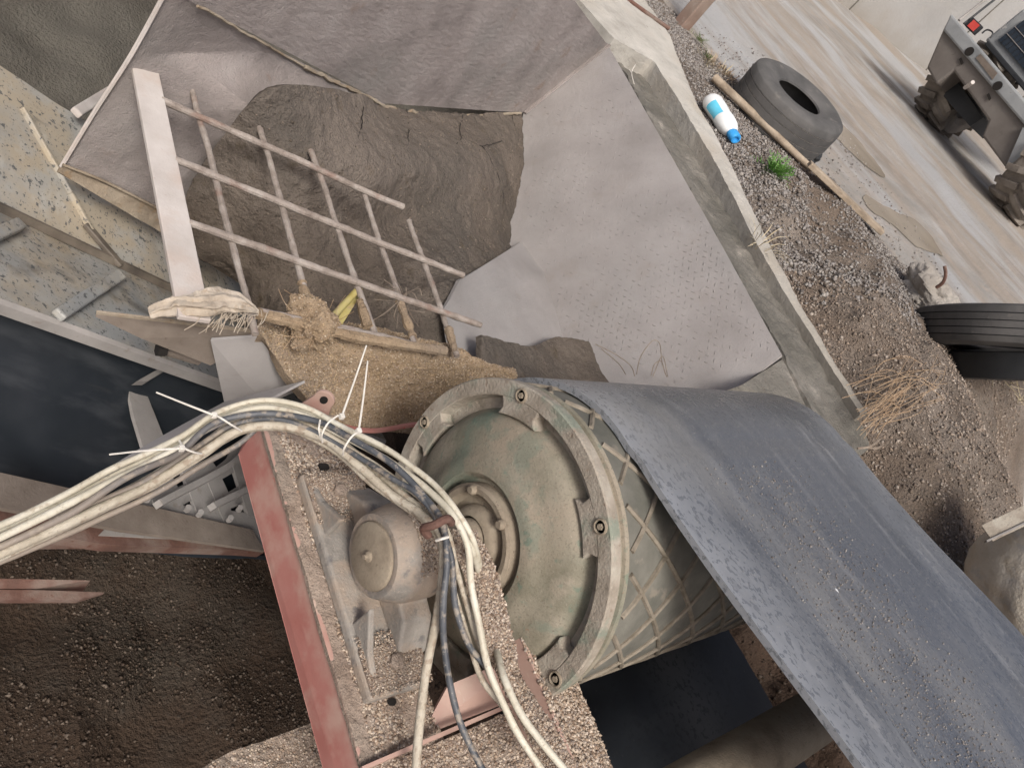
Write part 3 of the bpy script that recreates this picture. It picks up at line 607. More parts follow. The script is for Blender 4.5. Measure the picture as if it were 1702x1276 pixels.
# wedge sheet and light sheet at the hopper's lower left
g = G().prism([P(160, 520, 'z', -1.26), P(255, 526, 'z', -1.24), P(432, 552, 'z', -1.21), P(352, 602, 'z', -1.33), P(235, 556, 'z', -1.29)], (0, -.003, -.008))
o = fixn(g.obj('side_sheet', BRSHEET, hop))
G().bar(P(160, 519, 'z', -1.258), P(432, 551, 'z', -1.208), (0, 0, 1), .006, .006).obj('sheet_edge', PLATE_TAN, hop)
g = G().prism([P(350, 566, 'y', 1.02), P(432, 560, 'y', 1.02), P(494, 650, 'y', 1.0), P(440, 672, 'y', 1.0), P(374, 674, 'y', 1.02)], (.004, .008, 0))
fixn(g.obj('support_sheet', LTGREY, hop))

# ------------------------------------------------------------------ grid of bars
grid = thing('bar_grid', 'rusty welded grid of round bars with one pale flat bar over the hopper', 'grid', tuple(P(325, 530, 'z', GZ)))
def fb(a, b, w0, w1, z=GZ):
    pa, pb = P(*a, 'z', z), P(*b, 'z', z); return pa, pb
pa, pb = P(239, 108, 'z', GZ), P(323, 532, 'z', GZ)
o = G().bar(pa, pb, (0, 0, 1), .062, .012).obj('flat_bar', FLATBAR, grid, bevel=.002)
XB = [((268, 165), (670, 345)), ((290, 266), (770, 458)), ((314, 372), (800, 541)), ((400, 515), (735, 582))]
YB = [((320, 150), (424, 556)), ((421, 170), (512, 506)), ((517, 252), (622, 556)), ((603, 318), (690, 574)), ((680, 368), (760, 592))]
def rod(a, b, z, r, name='bar'):
    pa, pb = P(*a, 'z', z), P(*b, 'z', z); q = lin([pa, pb], 60); q = q + .0022 * np.c_[fbm(q, 6, 2, 3), fbm(q, 6, 2, 5), fbm(q, 6, 2, 8)]
    rr = r * (1 + .14 * fbm(q, 60, 2, 4))
    return G().tube(q, rr, 9).obj(name, BAR, grid, True)
for a, b in XB[:3]: rod(a, b, GZ, .0088)
rod(*XB[3], GZ - .01, .0105)
for a, b in YB: rod(a, b, GZ - .013, .0078)
# clods of sand stuck on lower bars
def clod(name, c, rad, m, label, cat, parent=None, seed=1, sq=(1, 1, .7), amp=.35, grain=None, ng=0, group=None, res=28):
    th = np.linspace(0, math.pi, res); ph = np.linspace(0, 2 * math.pi, res * 2, endpoint=False)
    T, Ph = np.meshgrid(th, ph, indexing='ij'); D = np.stack([np.sin(T) * np.cos(Ph), np.sin(T) * np.sin(Ph), np.cos(T)], -1)
    rr = rad * (1 + amp * fbm(D + seed * 3.3, 1.6, 4, seed) + min(.08, amp * .2) * fbm(D + seed, 7, 3, seed)); V = (D * rr[..., None] * np.array(sq)) + np.array(c)
    nn, mm = V.shape[:2]; F = [[i * mm + j, (i + 1) * mm + j, (i + 1) * mm + (j + 1) % mm, i * mm + (j + 1) % mm] for i in range(nn - 1) for j in range(mm)]
    o = meshobj(name, V.reshape(-1, 3), F, m, parent, True)
    if label: tag(o, label, cat, group)
    return o, V
c = P(520, 540, 'z', GZ - .02)
o, Vc = clod('straw_clod', c, .05, DRYSAND, 'lump of sand and straw caught on the lowest grid bars', 'clod', seed=3, sq=(1.0, 1.1, .75), amp=.5)
tag(grains('clod_grains', onsurf(Vc, 3500), szs(3500, .0008, .0035, 3), GRAIN_Y), 'grains on the straw lump caught in the grid', 'sand')
g = G()
for k in range(90):
    a = c + RNG.normal(size=3) * [.02, .02, .01]; d = RNG.normal(size=3); d /= np.linalg.norm(d); ln = .03 + .05 * RNG.random()
    g.tube(crom([a, a + d * ln * .5 + RNG.normal(size=3) * .006, a + d * ln + RNG.normal(size=3) * .012], 6), .0006, 3)
tag(g.obj('straw_tuft', STRAW), 'tuft of loose straw fibres sticking out of the sand lump', 'straw', kind=None)
for (a, b, s_) in (((502, 470), (512, 515), .011), ((598, 500), (612, 545), .011), ((664, 500), (686, 560), .010), ((745, 545), (756, 585), .010)):
    q = lin([P(*a, 'z', GZ - .013), P(*b, 'z', GZ - .013)], 30); G().tube(q, s_ * (1 + .25 * fbm(q, 60, 2, 6)), 8).obj('sand_coat', DRYSAND, grid, True)
q = lin([P(425, 520, 'z', GZ - .01), P(590, 560, 'z', GZ - .01), P(740, 584, 'z', GZ - .01)], 70); G().tube(q, .0125 * (1 + .2 * fbm(q, 40, 3, 6)), 8).obj('sand_coat', DRYSAND, grid, True)
# yellow stick jammed in the grid
q0, q1 = P(545, 535, 'z', GZ - .03), P(598, 478, 'z', GZ - .02)
o = G().tube(lin([q0, q1], 10), .0085, 10).obj('yellow_stick', YELLOW, None, True); tag(o, 'yellow painted stick leaning between two grid bars', 'stick')
o = G().bar(P(558, 545, 'z', GZ - .05), P(592, 492, 'z', GZ - .04), (0, 0, 1), .016, .004).obj('yellow_strap', YELLOW); tag(o, 'frayed yellow strap hanging behind the yellow stick', 'strap')
# frayed fibres on the fourth bar
g = G(); c = P(668, 490, 'z', GZ - .01)
for k in range(26):
    d = RNG.normal(size=3) * [.035, .035, .02]; a = c + RNG.normal(size=3) * .006
    g.tube(crom([a, a + d * .5 + RNG.normal(size=3) * .008, a + d + RNG.normal(size=3) * .015], 7), .0007, 3)
g.tube(crom([P(605, 540, 'z', -1.2), P(640, 520, 'z', -1.15), P(668, 495, 'z', GZ)], 12), .001, 4)
g.tube(crom([P(665, 540, 'z', -1.2), P(655, 525, 'z', -1.15), P(664, 500, 'z', GZ)], 12), .001, 4)
tag(g.obj('fibre_tuft', TWIG), 'wisp of frayed fibres caught on the fourth cross bar', 'fibres')
# rag tied round the flat bar end
g = G()
rc = [P(250, 520, 'z', -1.16), P(290, 510, 'z', -1.13), P(330, 505, 'z', -1.10), P(372, 500, 'z', -1.10), P(405, 506, 'z', -1.10), P(428, 516, 'z', -1.11)]
q = crom(rc, 60); T = np.linspace(0, 1, 60)
V = []; nr = 40
tt = np.gradient(q, axis=0); tt /= np.linalg.norm(tt, axis=1)[:, None]
for i in range(60):
    u = np.cross(tt[i], [0, 0, 1]); u /= np.linalg.norm(u); v = np.cross(u, tt[i]); R_ = .021 * (.45 + .75 * math.sin(math.pi * min(1, T[i] * 1.05)) ** .6) * (1 if T[i] < .75 else 1 - (T[i] - .75) * 2.2)
    for k in range(nr):
        a = 2 * math.pi * k / nr; V.append(q[i] + (u * math.cos(a) + v * math.sin(a) * .7) * R_ * (1 + .16 * math.sin(a * 7 + i * .09) + .07 * math.sin(a * 13 + i * .2)))
F = [[i * nr + k, i * nr + (k + 1) % nr, (i + 1) * nr + (k + 1) % nr, (i + 1) * nr + k] for i in range(59) for k in range(nr)] + [list(range(nr))[::-1], list(range(59 * nr, 60 * nr))]
V = np.array(V); V += .004 * np.c_[fbm(V, 30, 3, 1), fbm(V, 30, 3, 4), fbm(V, 30, 3, 8)]
tag(meshobj('rag', V, F, RAG, None, True), 'dirty off-white rag twisted round the lower end of the flat bar', 'rag')
g = G()
for k in range(40):
    a = P(400 + RNG.normal() * 22, 520 + RNG.normal() * 6, 'z', -1.11); d = np.array([-.2, -.3, -.9]) * (.02 + .03 * RNG.random()) + RNG.normal(size=3) * .01
    g.tube(crom([a, a + d * .5 + RNG.normal(size=3) * .004, a + d], 6), .001, 4)
tag(g.obj('rag_fringe', RAG), 'loose fringe threads hanging from the twisted rag', 'threads', kind='stuff')

# ------------------------------------------------------------------ inclined conveyor (left)
inc = thing('inclined_conveyor', 'inclined conveyor with spotted galvanised side skirt and black belt at left', 'conveyor', tuple(C(1.2, 1.2, -.6)))
def cw(px, py, w): return P(px, py, 'w', w)
t0, t1 = -.4, 2.35
YF = P(0, 110, 'w', .06)[1]
def strip(name, prof, m, amp=.0, th=.004, n=160, k=14, curve=False, fine=0):
    Sx = loft([[C(t0, y, w), C(t1, y, w)] for y, w in prof], n, k, curve=False, rowcurve=curve)
    return sheet(name, Sx, m, inc, amp=amp, sc=5, th=th, flip=fixflip(Sx), fine=fine, fsc=40)
strip('upper_skirt', [(1.60, .0), (1.70, .018), (YF, .06)], GALV, amp=.004)
strip('skirt_flange', [(1.595, .0), (1.40, .045), (1.238, .07)], GALV, amp=.003)
strip('skirt_lip', [(1.238, .0715), (1.229, .064), (1.226, .038)], GREYST)
G().prism([C(t0, 1.59, .002), C(t0, 1.61, .002), C(t0, 1.605, .02), C(t0, 1.598, .02)], VV * (t1 - t0)).obj('fold_seam', WETST, inc)
# ribs
def rib(a, b, wa, wb, wd, m=GALV, th=.02):
    o = G().bar(cw(*a, wa), cw(*b, wb), WV, wd, th).obj('stiffener_rib', m, inc, bevel=.005); return o
rib((97, 524), (200, 457), .085, .05, .03); rib((-20, 396), (34, 372), .06, .03, .03)
rib((126, 188), (184, 152), .10, .10, .03, FLATBAR)
# gusset on the upper skirt
G().bar(cw(37, 180, .052), cw(118, 322, .030), WV, .010, .016).obj('gusset', GALV, inc, bevel=.003)
G().bar(cw(118, 322, .030), cw(152, 384, .022), WV, .012, .016).obj('gusset', GALV, inc, bevel=.003)
G().bar(cw(142, 372, .024), cw(202, 442, .012), WV, .022, .014).obj('wet_gusset', WETST, inc, bevel=.003)
# inclined belt
strip('belt', [(1.30, -.02), (1.20, -.07), (1.05, -.13), (.95, -.14), (.86, -.13), (.80, -.10)], BELT_IN, amp=.008, th=.012, curve=True)
# lower frame members
def member(a, b, w_, wd, m, th=.012, name='frame_beam'):
    return G().bar(cw(*a, w_), cw(*b, w_), WV, wd, th).obj(name, m, inc, bevel=.0015)
# top flange and rusty face of the near stringer
def quad(name, pts, w_, m, th=-.01):
    q = [cw(a, b, w_) for a, b in pts]; return fixn(G().prism(q, WV * th).obj(name, m, inc))
quad('stringer_flange', [(-30, 778), (200, 830), (420, 880), (440, 915), (200, 880), (-30, 838)], -.02, BRSHEET)
quad('stringer_web', [(-30, 840), (200, 882), (440, 917), (405, 914), (180, 905), (-30, 872)], -.05, RUST, -.03)
quad('lower_angle', [(-20, 880), (150, 880), (330, 898), (412, 908), (330, 915), (150, 905), (-20, 905)], -.10, RUST, -.02)
# cross frame between skirt and stringer
quad('upright_plate', [(204, 594), (262, 622), (238, 640), (276, 735), (240, 750), (222, 690)], -.06, GREYST)
quad('bracket_tab', [(218, 640), (262, 615), (266, 622), (236, 640)], -.03, GREYST, .02)
quad('rear_post', [(262, 620), (290, 632), (300, 720), (280, 740)], -.12, BRSHEET)
# diagonal brace under the cables
bb = [P(506, 632, 'd', 1.78), P(330, 722, 'd', 1.62), P(120, 828, 'd', 1.50), P(-20, 896, 'd', 1.46)]
bt = [P(372, 668, 'd', 1.78), P(250, 735, 'd', 1.62), P(90, 830, 'd', 1.50), P(-20, 880, 'd', 1.46)]
Sx = loft([bt, bb], 60, 6); sheet('brace_plate', Sx, LTGREY, inc, th=.006, flip=fixflip(Sx))
# perforated idler bracket: curved straps over dark openings
q = lambda a, b, w_=-.0: cw(a, b, w_)
mk = G()
Sx = loft([[q(150, 868, -.06), q(250, 800, -.06), q(360, 740, -.06), q(420, 715, -.06)], [q(205, 890, -.06), q(290, 850, -.06), q(385, 800, -.06), q(430, 770, -.06)]], 40, 4)
for st in ([(262, 838), (300, 818), (350, 792), (385, 770), (418, 735)], [(352, 842), (385, 826), (440, 800)]):
    G().bar; pts = crom([q(a, b, .0) for a, b in st], 24); g = G()
    for i in range(23): g.bar(pts[i], pts[i + 1] + (pts[i + 1] - pts[i]) * .05, WV, .016, .022)
    g.obj('idler_strap', GREYST, inc)
for st in ([(305, 768), (338, 858)], [(352, 800), (385, 880)], [(262, 830), (284, 878)], [(392, 770), (420, 860)]):
    G().bar(q(*st[0], -.05), q(*st[1], -.05), WV, .045, .01).obj('bracket_plate', GREYST, inc)
def holed(name, outer, holes, w_, m, th=.008):
    bm = bmesh.new(); es = []
    for lp in [outer] + holes:
        vs = [bm.verts.new(cw(a, b, w_)) for a, b in lp]
        for i in range(len(vs)): es.append(bm.edges.new((vs[i], vs[(i + 1) % len(vs)])))
    bmesh.ops.triangle_fill(bm, use_beauty=True, use_dissolve=False, edges=es)
    V = np.array([v.co[:] for v in bm.verts]); F = [[v.index for v in f.verts] for f in bm.faces]; bm.verts.index_update()
    F = [[v.index for v in f.verts] for f in bm.faces]; bm.free()
    o = meshobj(name, V, F, m, inc); sd = o.modifiers.new('thick', 'SOLIDIFY'); sd.thickness = th; return o
holed('idler_bracket', [(160, 892), (215, 836), (300, 785), (372, 748), (450, 700), (450, 915), (330, 900)],
      [[(346, 764), (382, 744), (376, 762), (356, 778)], [(284, 796), (318, 778), (324, 796), (292, 812)], [(366, 798), (390, 784), (398, 806), (376, 820)], [(232, 828), (252, 816), (256, 828)], [(300, 842), (330, 824), (334, 846)], [(374, 850), (404, 836), (406, 854)], [(404, 772), (424, 760), (430, 786), (410, 796)]], -.055, GREYST)
for px, py in ((245, 828), (312, 845), (332, 853), (382, 862), (398, 845)):
    G().rev(q(px, py, .0), [(-.008, 0), (-.008, .008), (.008, .008), (.008, 0)], 6, 2).obj('bolt_head', GREYST, inc)
for pt in ((150, 700), (120, 560), (60, 760)): pass
# loose bolt and rust flakes on the side sheet
o = G().tube([P(262, 580, 'z', -1.36), P(330, 600, 'z', -1.40)], .010, 8).obj('cross_rod', BRSHEET, inc, True)
o = G().rev(P(268, 582, 'z', -1.35), [(-.01, 0), (-.01, .014), (.01, .014), (.01, 0)], 6).obj('rod_nut', HOLE, inc)

# rusty beam end at far lower left
rb = thing('rusty_beam', 'short rusty red beam reaching in over the dark gravel at the left edge', 'beam', tuple(P(0, 985, 'z', -1.9)))
fixn(G().prism([P(-60, 979, 'z', -1.80), P(60, 980, 'z', -1.80), P(174, 984, 'z', -1.80), P(128, 998, 'z', -1.80), P(-60, 998, 'z', -1.80)], (0, 0, -.012)).obj('bottom_flange', RUST, rb))
fixn(G().prism([P(-60, 960, 'z', -1.80), P(150, 964, 'z', -1.80), P(60, 978, 'z', -1.805), P(-60, 978, 'z', -1.805)], (0, 0, -.06)).obj('web', RUST, rb))

# ------------------------------------------------------------------ belt conveyor with drum (foreground)
DX, DY, DZ, DR = .987, .404, -1.002, .300
dc = (DX, DY, DZ)
drum = thing('drum_pulley', 'large dusty green end drum with bolted lugs and a worn hub', 'drum', (DX + .5, DY, DZ - DR))
g = G().rev(dc, [(0.030, .215), (.030, .264), (.002, .2685), (0, .271), (0, .2975), (.003, .30), (.022, .30), (.0235, .293)], 160)
g.obj('end_ring', GREEN_RIM, drum, True)
G().rev(dc, [(.0235, .2955), (.030, .2945), (.032, .2885), (.040, .2885), (.042, .2945), (.050, .296), (.056, .292), (.060, .289)], 160).obj('edge_bead', GREEN, drum, True)
g = G().rev(dc, [(.032, .245), (.026, .240), (.010, .231), (.001, .224), (-.006, .212), (-.014, .185), (-.021, .158), (-.026, .152), (-.029, .135), (-.030, .124), (-.024, .118), (-.012, .112), (-.012, .104)], 128)
g.obj('end_cover', GREEN, drum, True)
g = G().rev(dc, [(-.010, .106), (-.034, .104), (-.038, .098), (-.037, .088), (-.026, .084), (-.018, .080), (-.018, .066), (-.034, .062), (-.040, .056), (-.042, .046), (-.020, .043)], 80)
g.obj('hub_flange', HUB, drum, True)
G().rev(dc, [(-.018, .0), (-.018, .041), (-.25, .041)], 40).obj('shaft', HUB, drum, True)
for k in range(6):
    a = math.radians(-20 + 60 * k); c = (DX - .022, DY + .093 * math.cos(a), DZ + .093 * math.sin(a))
    G().rev((DX - .036, c[1], c[2]), [(-.011, 0), (-.011, .0065), (-.007, .0095), (.0, .0098)], 12).obj('hub_bolt', HUB, drum, True)
for k in range(6):
    a0 = math.radians(53.5 + 60 * k); da = math.radians(8.5)
    prof = []
    n_ = 10
    inner = [(.236, t) for t in np.linspace(-da * 1.45, da * 1.45, n_)]; outer = [(.2705, t) for t in np.linspace(da * 1.25, -da * 1.25, n_)]
    rr_ = [(.250, da * 1.12)]; ll_ = [(.250, -da * 1.12)]
    pts = [(DX + .001, DY + r * math.cos(a0 + t), DZ + r * math.sin(a0 + t)) for r, t in inner + rr_ + outer + ll_]
    o = fixn(G().prism(pts, (.028, 0, 0)).obj('lug', GREEN_RIM, drum)); bev(o, .003, 2)
    c = (DX + .001, DY + .2805 * math.cos(a0), DZ + .2805 * math.sin(a0))
    # counterbore ring and recessed screw
    G().rev((c[0] - .004, c[1], c[2]), [(.005, .0145), (.0, .0135), (-.001, .0115), (.004, .0105)], 20).obj('bolt_seat', HUB, drum, True)
    G().rev((c[0] - .003, c[1], c[2]), [(.002, 0), (.002, .0102)], 16).obj('bolt_hole', HOLE, drum)
    G().rev((c[0] - .003, c[1], c[2]), [(-.002, 0), (-.002, .0055), (.002, .006)], 6).obj('screw_head', HUB, drum)
o = G().rev((DX, DY, DZ), [(.060, .289), (1.08, .289), (1.08, 0)], 128).obj('shell', LAG, drum, True)
# diamond lagging ridges
for s_ in (1, -1):
    for k in range(16):
        a0 = 2 * math.pi * k / 16 + (.1 if s_ > 0 else 0); pts = []
        for t in np.linspace(0, 1, 40):
            x = .064 + 1.0 * t; a = a0 + s_ * x * 3.3; pts.append((DX + x, DY + .290 * math.cos(a), DZ + .290 * math.sin(a)))
        G().tube(pts, .0052, 6).obj('lagging_ridge', LAGRIB, drum, True)

# belt conveyor
con = thing('belt_conveyor', 'wide dark blue-grey rubber belt wet with drops passing over the drum', 'conveyor', (1.55, 0, -1.9))
BX0, BX1 = 1.10, 2.03
def beltrow(u, x):
    """u: arc length from the far run-out of the top belt, over the drum, to the lower run"""
    return None
ys = np.r_[np.linspace(-1.7, .38, 110)]
top = []
for y in ys:
    top.append((y, -.690 + .085 * (.404 - y) + .02 * (ss(.35, -.2, y))))
a_ = np.linspace(math.radians(88), math.radians(272), 70)
arc = [(DY + .3 * math.cos(math.pi - a) * -1 * -1, DZ + .3 * math.sin(a)) for a in a_]
arc = [(DY - .303 * math.cos(a), DZ + .303 * math.sin(a)) for a in np.linspace(math.radians(92), math.radians(272), 70)]
arc = [(DY + .305 * math.sin(t), DZ + .305 * math.cos(t)) for t in np.linspace(math.radians(2), math.radians(178), 70)]
bot = [(y, DZ - .305 + .085 * (.404 - y) * .6) for y in np.linspace(.38, -1.7, 60)]
prof = top + arc + bot
xs = np.linspace(BX0, BX1, 60); cxm = (BX0 + BX1) / 2
Sx = np.zeros((len(prof), 60, 3))
for i, (y, z) in enumerate(prof):
    lift = .075 * ss(.30, -1.0, y) if i < len(top) else 0
    e = np.abs((xs - cxm) / (BX1 - BX0) * 2)
    Sx[i, :, 0] = xs; Sx[i, :, 1] = y; Sx[i, :, 2] = z + lift * (ss(.35, 1.0, e) - .25) - .0 * e
Sx[:, :, 0] += (.002 * fbm(Sx * [0, 1, 1], 3, 2, 5))
kk = len(top) + 40
kk = len(top) + len(arc) - 1
def halfbelt(name, S_, m, amp=.0005):
    return sheet(name, S_, m, con, amp=amp, sc=7, th=.012, flip=False)
ob, SB, NB = halfbelt('carrying_belt', Sx[:len(top) + len(arc) - 8], BELT)
SB0 = Sx[:len(top) + len(arc) - 8]
sheet('return_belt', Sx[len(top) + len(arc) - 9:], BELT_DK, con, amp=.002, sc=6, th=.012)
# grit lying on the belt
def onbelt(n, x0, x1, y0, y1):
    x = RNG.uniform(x0, x1, n); y = RNG.uniform(y0, y1, n)
    z = np.array([np.interp(b, [p[0] for p in top], [p[1] for p in top]) for b in y]); e = np.abs((x - cxm) / (BX1 - BX0) * 2)
    z = z + .075 * ss(.30, -1.0, y) * (ss(.35, 1, e) - .25); return np.c_[x, y, z + .0015]
n = 26000; x = np.clip(RNG.normal(1.42, .17, n) , BX0 + .03, BX1 - .03); y = .45 - 1.9 * RNG.random(n) ** .65
pts = onbelt(n, 0, 1, 0, 1); z = np.interp(y, [p[0] for p in top], [p[1] for p in top]); e = np.abs((x - cxm) / (BX1 - BX0) * 2)
x = 1.27 + .62 * (x - 1.27) + .1; z = z + .075 * ss(.30, -1.0, y) * (ss(.35, 1, np.abs((x - cxm) / (BX1 - BX0) * 2)) - .25)
kp = (y < .36)
tag(grains('belt_grit', np.c_[x, y, z + .001][kp], szs(kp.sum(), .0005, .0028, 5), PEBBLE), 'scattered pale grit lying on the wet belt', 'grit')
for (a, b, s_) in ((1392, 985, .007), (1538, 1046, .006)):
    o, _ = clod('pale_chip', P(a, b, 'z', -.655) + [0, 0, 0], s_, BOTTLE, 'small ' + ('long white chip on the belt' if a < 1400 else 'round pale chip on the right half of the belt'), 'chip', seed=a, sq=(.5, 1.6, .4) if a < 1400 else (1, 1, .6), amp=.2, res=10)
# return idler
ra, rb_ = P(1130, 1300, 'x', 1.25), P(1392, 1188, 'x', 1.75)
dirx = np.array([1, 0, 0]); cc = P(1262, 1248, 'z', -.98)
idl = thing('belt_idler', 'dusty beige idler roller lying under the belt', 'roller', (cc[0], cc[1], cc[2] - .06))
G().rev((1.02, cc[1], cc[2]), [(0, 0), (0, .05), (.006, .056), (1.0, .056), (1.006, .05), (1.006, 0)], 48).obj('roller_shell', HUB, idl, True)
G().rev((.94, cc[1], cc[2]), [(0, 0), (0, .014), (1.2, .014), (1.2, 0)], 16).obj('axle', GREYST, idl, True)

# ------------------------------------------------------------------ red frame beams
TZ = -1.12
fr = thing('red_frame', 'faded red steel frame beam crusted with sand carrying the bearing', 'frame', (.76, .1, -1.6))
X0, X1, YE = .681, .842, .755
G().prism([(X0, -1.2, TZ), (X0, YE - .02, TZ), (X0 + .012, YE, TZ - .002), (X0 + .012, YE, TZ - .105), (X0, YE - .02, TZ - .110), (X0, -1.2, TZ - .110)], (.008, 0, 0)).obj('side_web', RED, fr, bevel=.002)
Sx = loft([[(X0 + .001, -1.2, TZ), (X0 + .001, YE, TZ)], [(X0 + .05, -1.2, TZ + .003), (X0 + .05, YE, TZ + .003)], [(X1, -1.2, TZ), (X1, YE, TZ)]], 240, 40)
ob, ST_, _ = sheet('top_flange', Sx, PINKSAND, fr, amp=.0035, sc=16, th=.010, flip=fixflip(Sx, (.7, 0, 5)), fine=.0016, fsc=120)
# sand crust grains on top of the beam
def crust(name, x0, x1, y0, y1, z, n, lo=.0008, hi=.0052, label='', m=GRAIN, parent=fr):
    p_ = np.c_[RNG.uniform(x0, x1, n), RNG.uniform(y0, y1, n), np.full(n, z)]
    p_[:, 2] += .0025 * fbm(p_, 18, 3, 2)
    o = grains(name, p_, szs(n, lo, hi, 2.5), m, parent); return o
crust('sand_crust', X0 + .028, X1 - .002, -.5, YE - .004, TZ + .001, 42000)
for px, py, r in ((538, 776, .011), (651, 1166, .008)):
    c = P(px, py, 'z', TZ + .0045); pts = [(c[0] + r * (1 + .12 * math.sin(k * 1.3)) * math.cos(k / 16 * 6.283), c[1] + r * (.8 + .1 * math.cos(k * .9)) * math.sin(k / 16 * 6.283), TZ + .0062) for k in range(16)]
    fixn(G().prism(pts, (0, 0, -.003)).obj('bolt_slot', HOLE, fr))
# second stringer and cross plates under the drum
S2Z = -1.0
Sx = loft([[(.985, -1.2, S2Z), (.985, .215, S2Z)], [(1.058, -1.2, S2Z), (1.062, .20, S2Z)]], 200, 24)
sheet('stringer_flange', Sx, PINKSAND, fr, amp=.003, sc=14, th=.012, flip=fixflip(Sx, (.9, 0, 5)), fine=.002, fsc=110)
crust('sand_crust', .975, 1.06, -.5, .212, S2Z + .001, 22000)
G().prism([(.975, -1.2, S2Z + .002), (.975, .215, S2Z + .002), (.975, .215, S2Z - .10), (.975, -1.2, S2Z - .10)], (.008, 0, 0)).obj('stringer_web', RED, fr, bevel=.001)
c = [P(745, 1138, 'z', -1.09), P(888, 1078, 'z', -1.03), P(905, 1142, 'z', -1.07), P(700, 1222, 'z', -1.13)]
fixn(G().prism(c, (0, 0, -.01)).obj('cross_plate', RED, fr))
G().bar(P(600, 1278, 'z', -1.115), P(905, 1146, 'z', -1.06), (0, 0, 1), .006, .014).obj('cross_edge', RED, fr)
c = [P(610, 1284, 'z', -1.13), P(905, 1156, 'z', -1.08), P(980, 1330, 'z', -1.08), P(600, 1360, 'z', -1.13)]
q0, q1, q2, q3 = c; Sx = loft([[q0, q1], [q3, q2]], 60, 60); ob, SC_, _ = sheet('cross_tray', Sx, PINKSAND, fr, amp=.006, sc=14, th=.008, flip=fixflip(Sx, (.9, 0, 5)), fine=.003, fsc=90)
o = grains('tray_sand', onsurf(SC_, 9000), szs(9000, .0008, .0045, 3), GRAIN, fr)
# sandy shelf at bottom left
Sx = loft([[P(300, 1300, 'z', -1.42), P(380, 1250, 'z', -1.42), P(450, 1226, 'z', -1.42), P(525, 1198, 'z', -1.42)], [P(330, 1420, 'z', -1.42), P(400, 1420, 'z', -1.42), P(480, 1400, 'z', -1.42), P(580, 1380, 'z', -1.42)]], 120, 40)
ob, S5, _ = sheet('lower_shelf', Sx, PINKSAND, fr, amp=.006, sc=16, th=.012, flip=fixflip(Sx, (.5, 0, 5)), fine=.003, fsc=80)
grains('shelf_sand', onsurf(S5, 5000), szs(5000, .0008, .004, 3), GRAIN, fr)
# lifting eye
ey = P(538, 664, 'd', 1.60); up_ = np.array([0, 0, 1.]); yv = np.array([.75, -.66, 0])
pts = []
for t in np.linspace(-.25, math.pi + .25, 16): pts.append(ey + yv * math.cos(t) * .021 + up_ * (math.sin(t) * .021 + .008))
pts += [ey - yv * .034 - up_ * .055, ey + yv * .034 - up_ * .055]
le = thing('lifting_eye', 'red lifting eye plate standing behind the cable bundle', 'lifting eye', tuple(ey - up_ * .055))
nn_ = np.cross(yv, up_); o = fixn(G().prism(pts, nn_ * .008).obj('eye_plate', RED, le)); bev(o, .0015)
cp = ey + up_ * .008 - nn_ * .001 if (nn_ @ ey) > 0 else ey + up_ * .008 + nn_ * .009
G().prism([cp + yv * .008 * math.cos(t) + up_ * .011 * math.sin(t) for t in np.linspace(0, 6.28, 14)[:-1]], -nn_ * .0006 if (nn_ @ ey) > 0 else nn_ * .0006).obj('eye_hole', HOLE, le)

# ------------------------------------------------------------------ bearing
br = thing('pillow_block_bearing', 'grey dusty pillow block bearing with round cap bolted on the red beam', 'bearing', (.76, .40, TZ))
BC = np.array([.76, .404, -1.012])
CAST = mat('dusty_grey_cast_iron', [(.17, .155, .14), (.26, .24, .215), (.34, .315, .28)], 14, 8, .75, 0, [('noise', 10, .44, .58, (.33, .265, .21), .85), ('noise', 22, .60, .68, (.085, .085, .095), .6), ('noise', 160, .6, .7, (.42, .36, .29), .6)], [('noise', 200, .7, .003)], spec=.3)
G().box((.712, .20, TZ + .003), (.835, .61, TZ + .028)).obj('base', CAST, br, bevel=.006)
# housing: barrel with sloping shoulders, one casting
pr = []
for t in np.linspace(math.radians(-20), math.radians(200), 26): pr.append((BC[1] + .083 * math.cos(t), BC[2] + .083 * math.sin(t)))
pr += [(.295, TZ + .075), (.25, TZ + .026), (.575, TZ + .026), (.52, TZ + .075)]
o = fixn(G().prism([(.785, a, b) for a, b in pr], (.062, 0, 0)).obj('housing', CAST, br)); bev(o, .006, 3)
G().rev((.748, BC[1], BC[2]), [(.040, .0835), (.020, .078), (.002, .0715), (-.004, .069), (-.005, .064), (-.004, .058)], 64).obj('housing_ring', CAST, br, True)
G().rev((.7365, BC[1], BC[2]), [(0, 0), (0, .052), (.003, .0565), (.009, .058), (.012, .057), (.012, .052)], 64).obj('end_cap', HUB, br, True)
G().rev((.7365, BC[1], BC[2]), [(-.010, 0), (-.010, .004), (-.006, .005), (-.004, .009), (0, .010)], 16).obj('centre_nipple', HUB, br, True)
for ya, yb_ in ((.60, .485), (.21, .325)):
    o = fixn(G().prism([(.722, ya, TZ + .027), (.722, yb_, TZ + .027), (.722, yb_ , TZ + .085), (.722, (ya + yb_) / 2, TZ + .045)], (.012, 0, 0)).obj('web_rib', CAST, br)); bev(o, .003)
for yb_ in (.565, .245):
    G().rev((.775, yb_, TZ + .028), [(0, .021), (.004, .021), (.004, .014), (.014, .014), (.016, .010), (.016, 0)], 6, 2).obj('anchor_bolt', PINKSAND, br)
    G().box((.715, yb_ - .035, TZ + .028), (.834, yb_ + .035, TZ + .034)).obj('pad', PINKSAND, br, bevel=.003)
pz = np.c_[RNG.uniform(.782, .845, 7000), DY + RNG.normal(0, .03, 7000), np.zeros(7000)]; kq = np.abs(pz[:, 1] - DY) < .07; pz = pz[kq]; pz[:, 2] = BC[2] + np.sqrt(.0838 ** 2 - (pz[:, 1] - DY) ** 2)
grains('housing_sand', pz, szs(len(pz), .0006, .0035, 3), GRAIN, br)
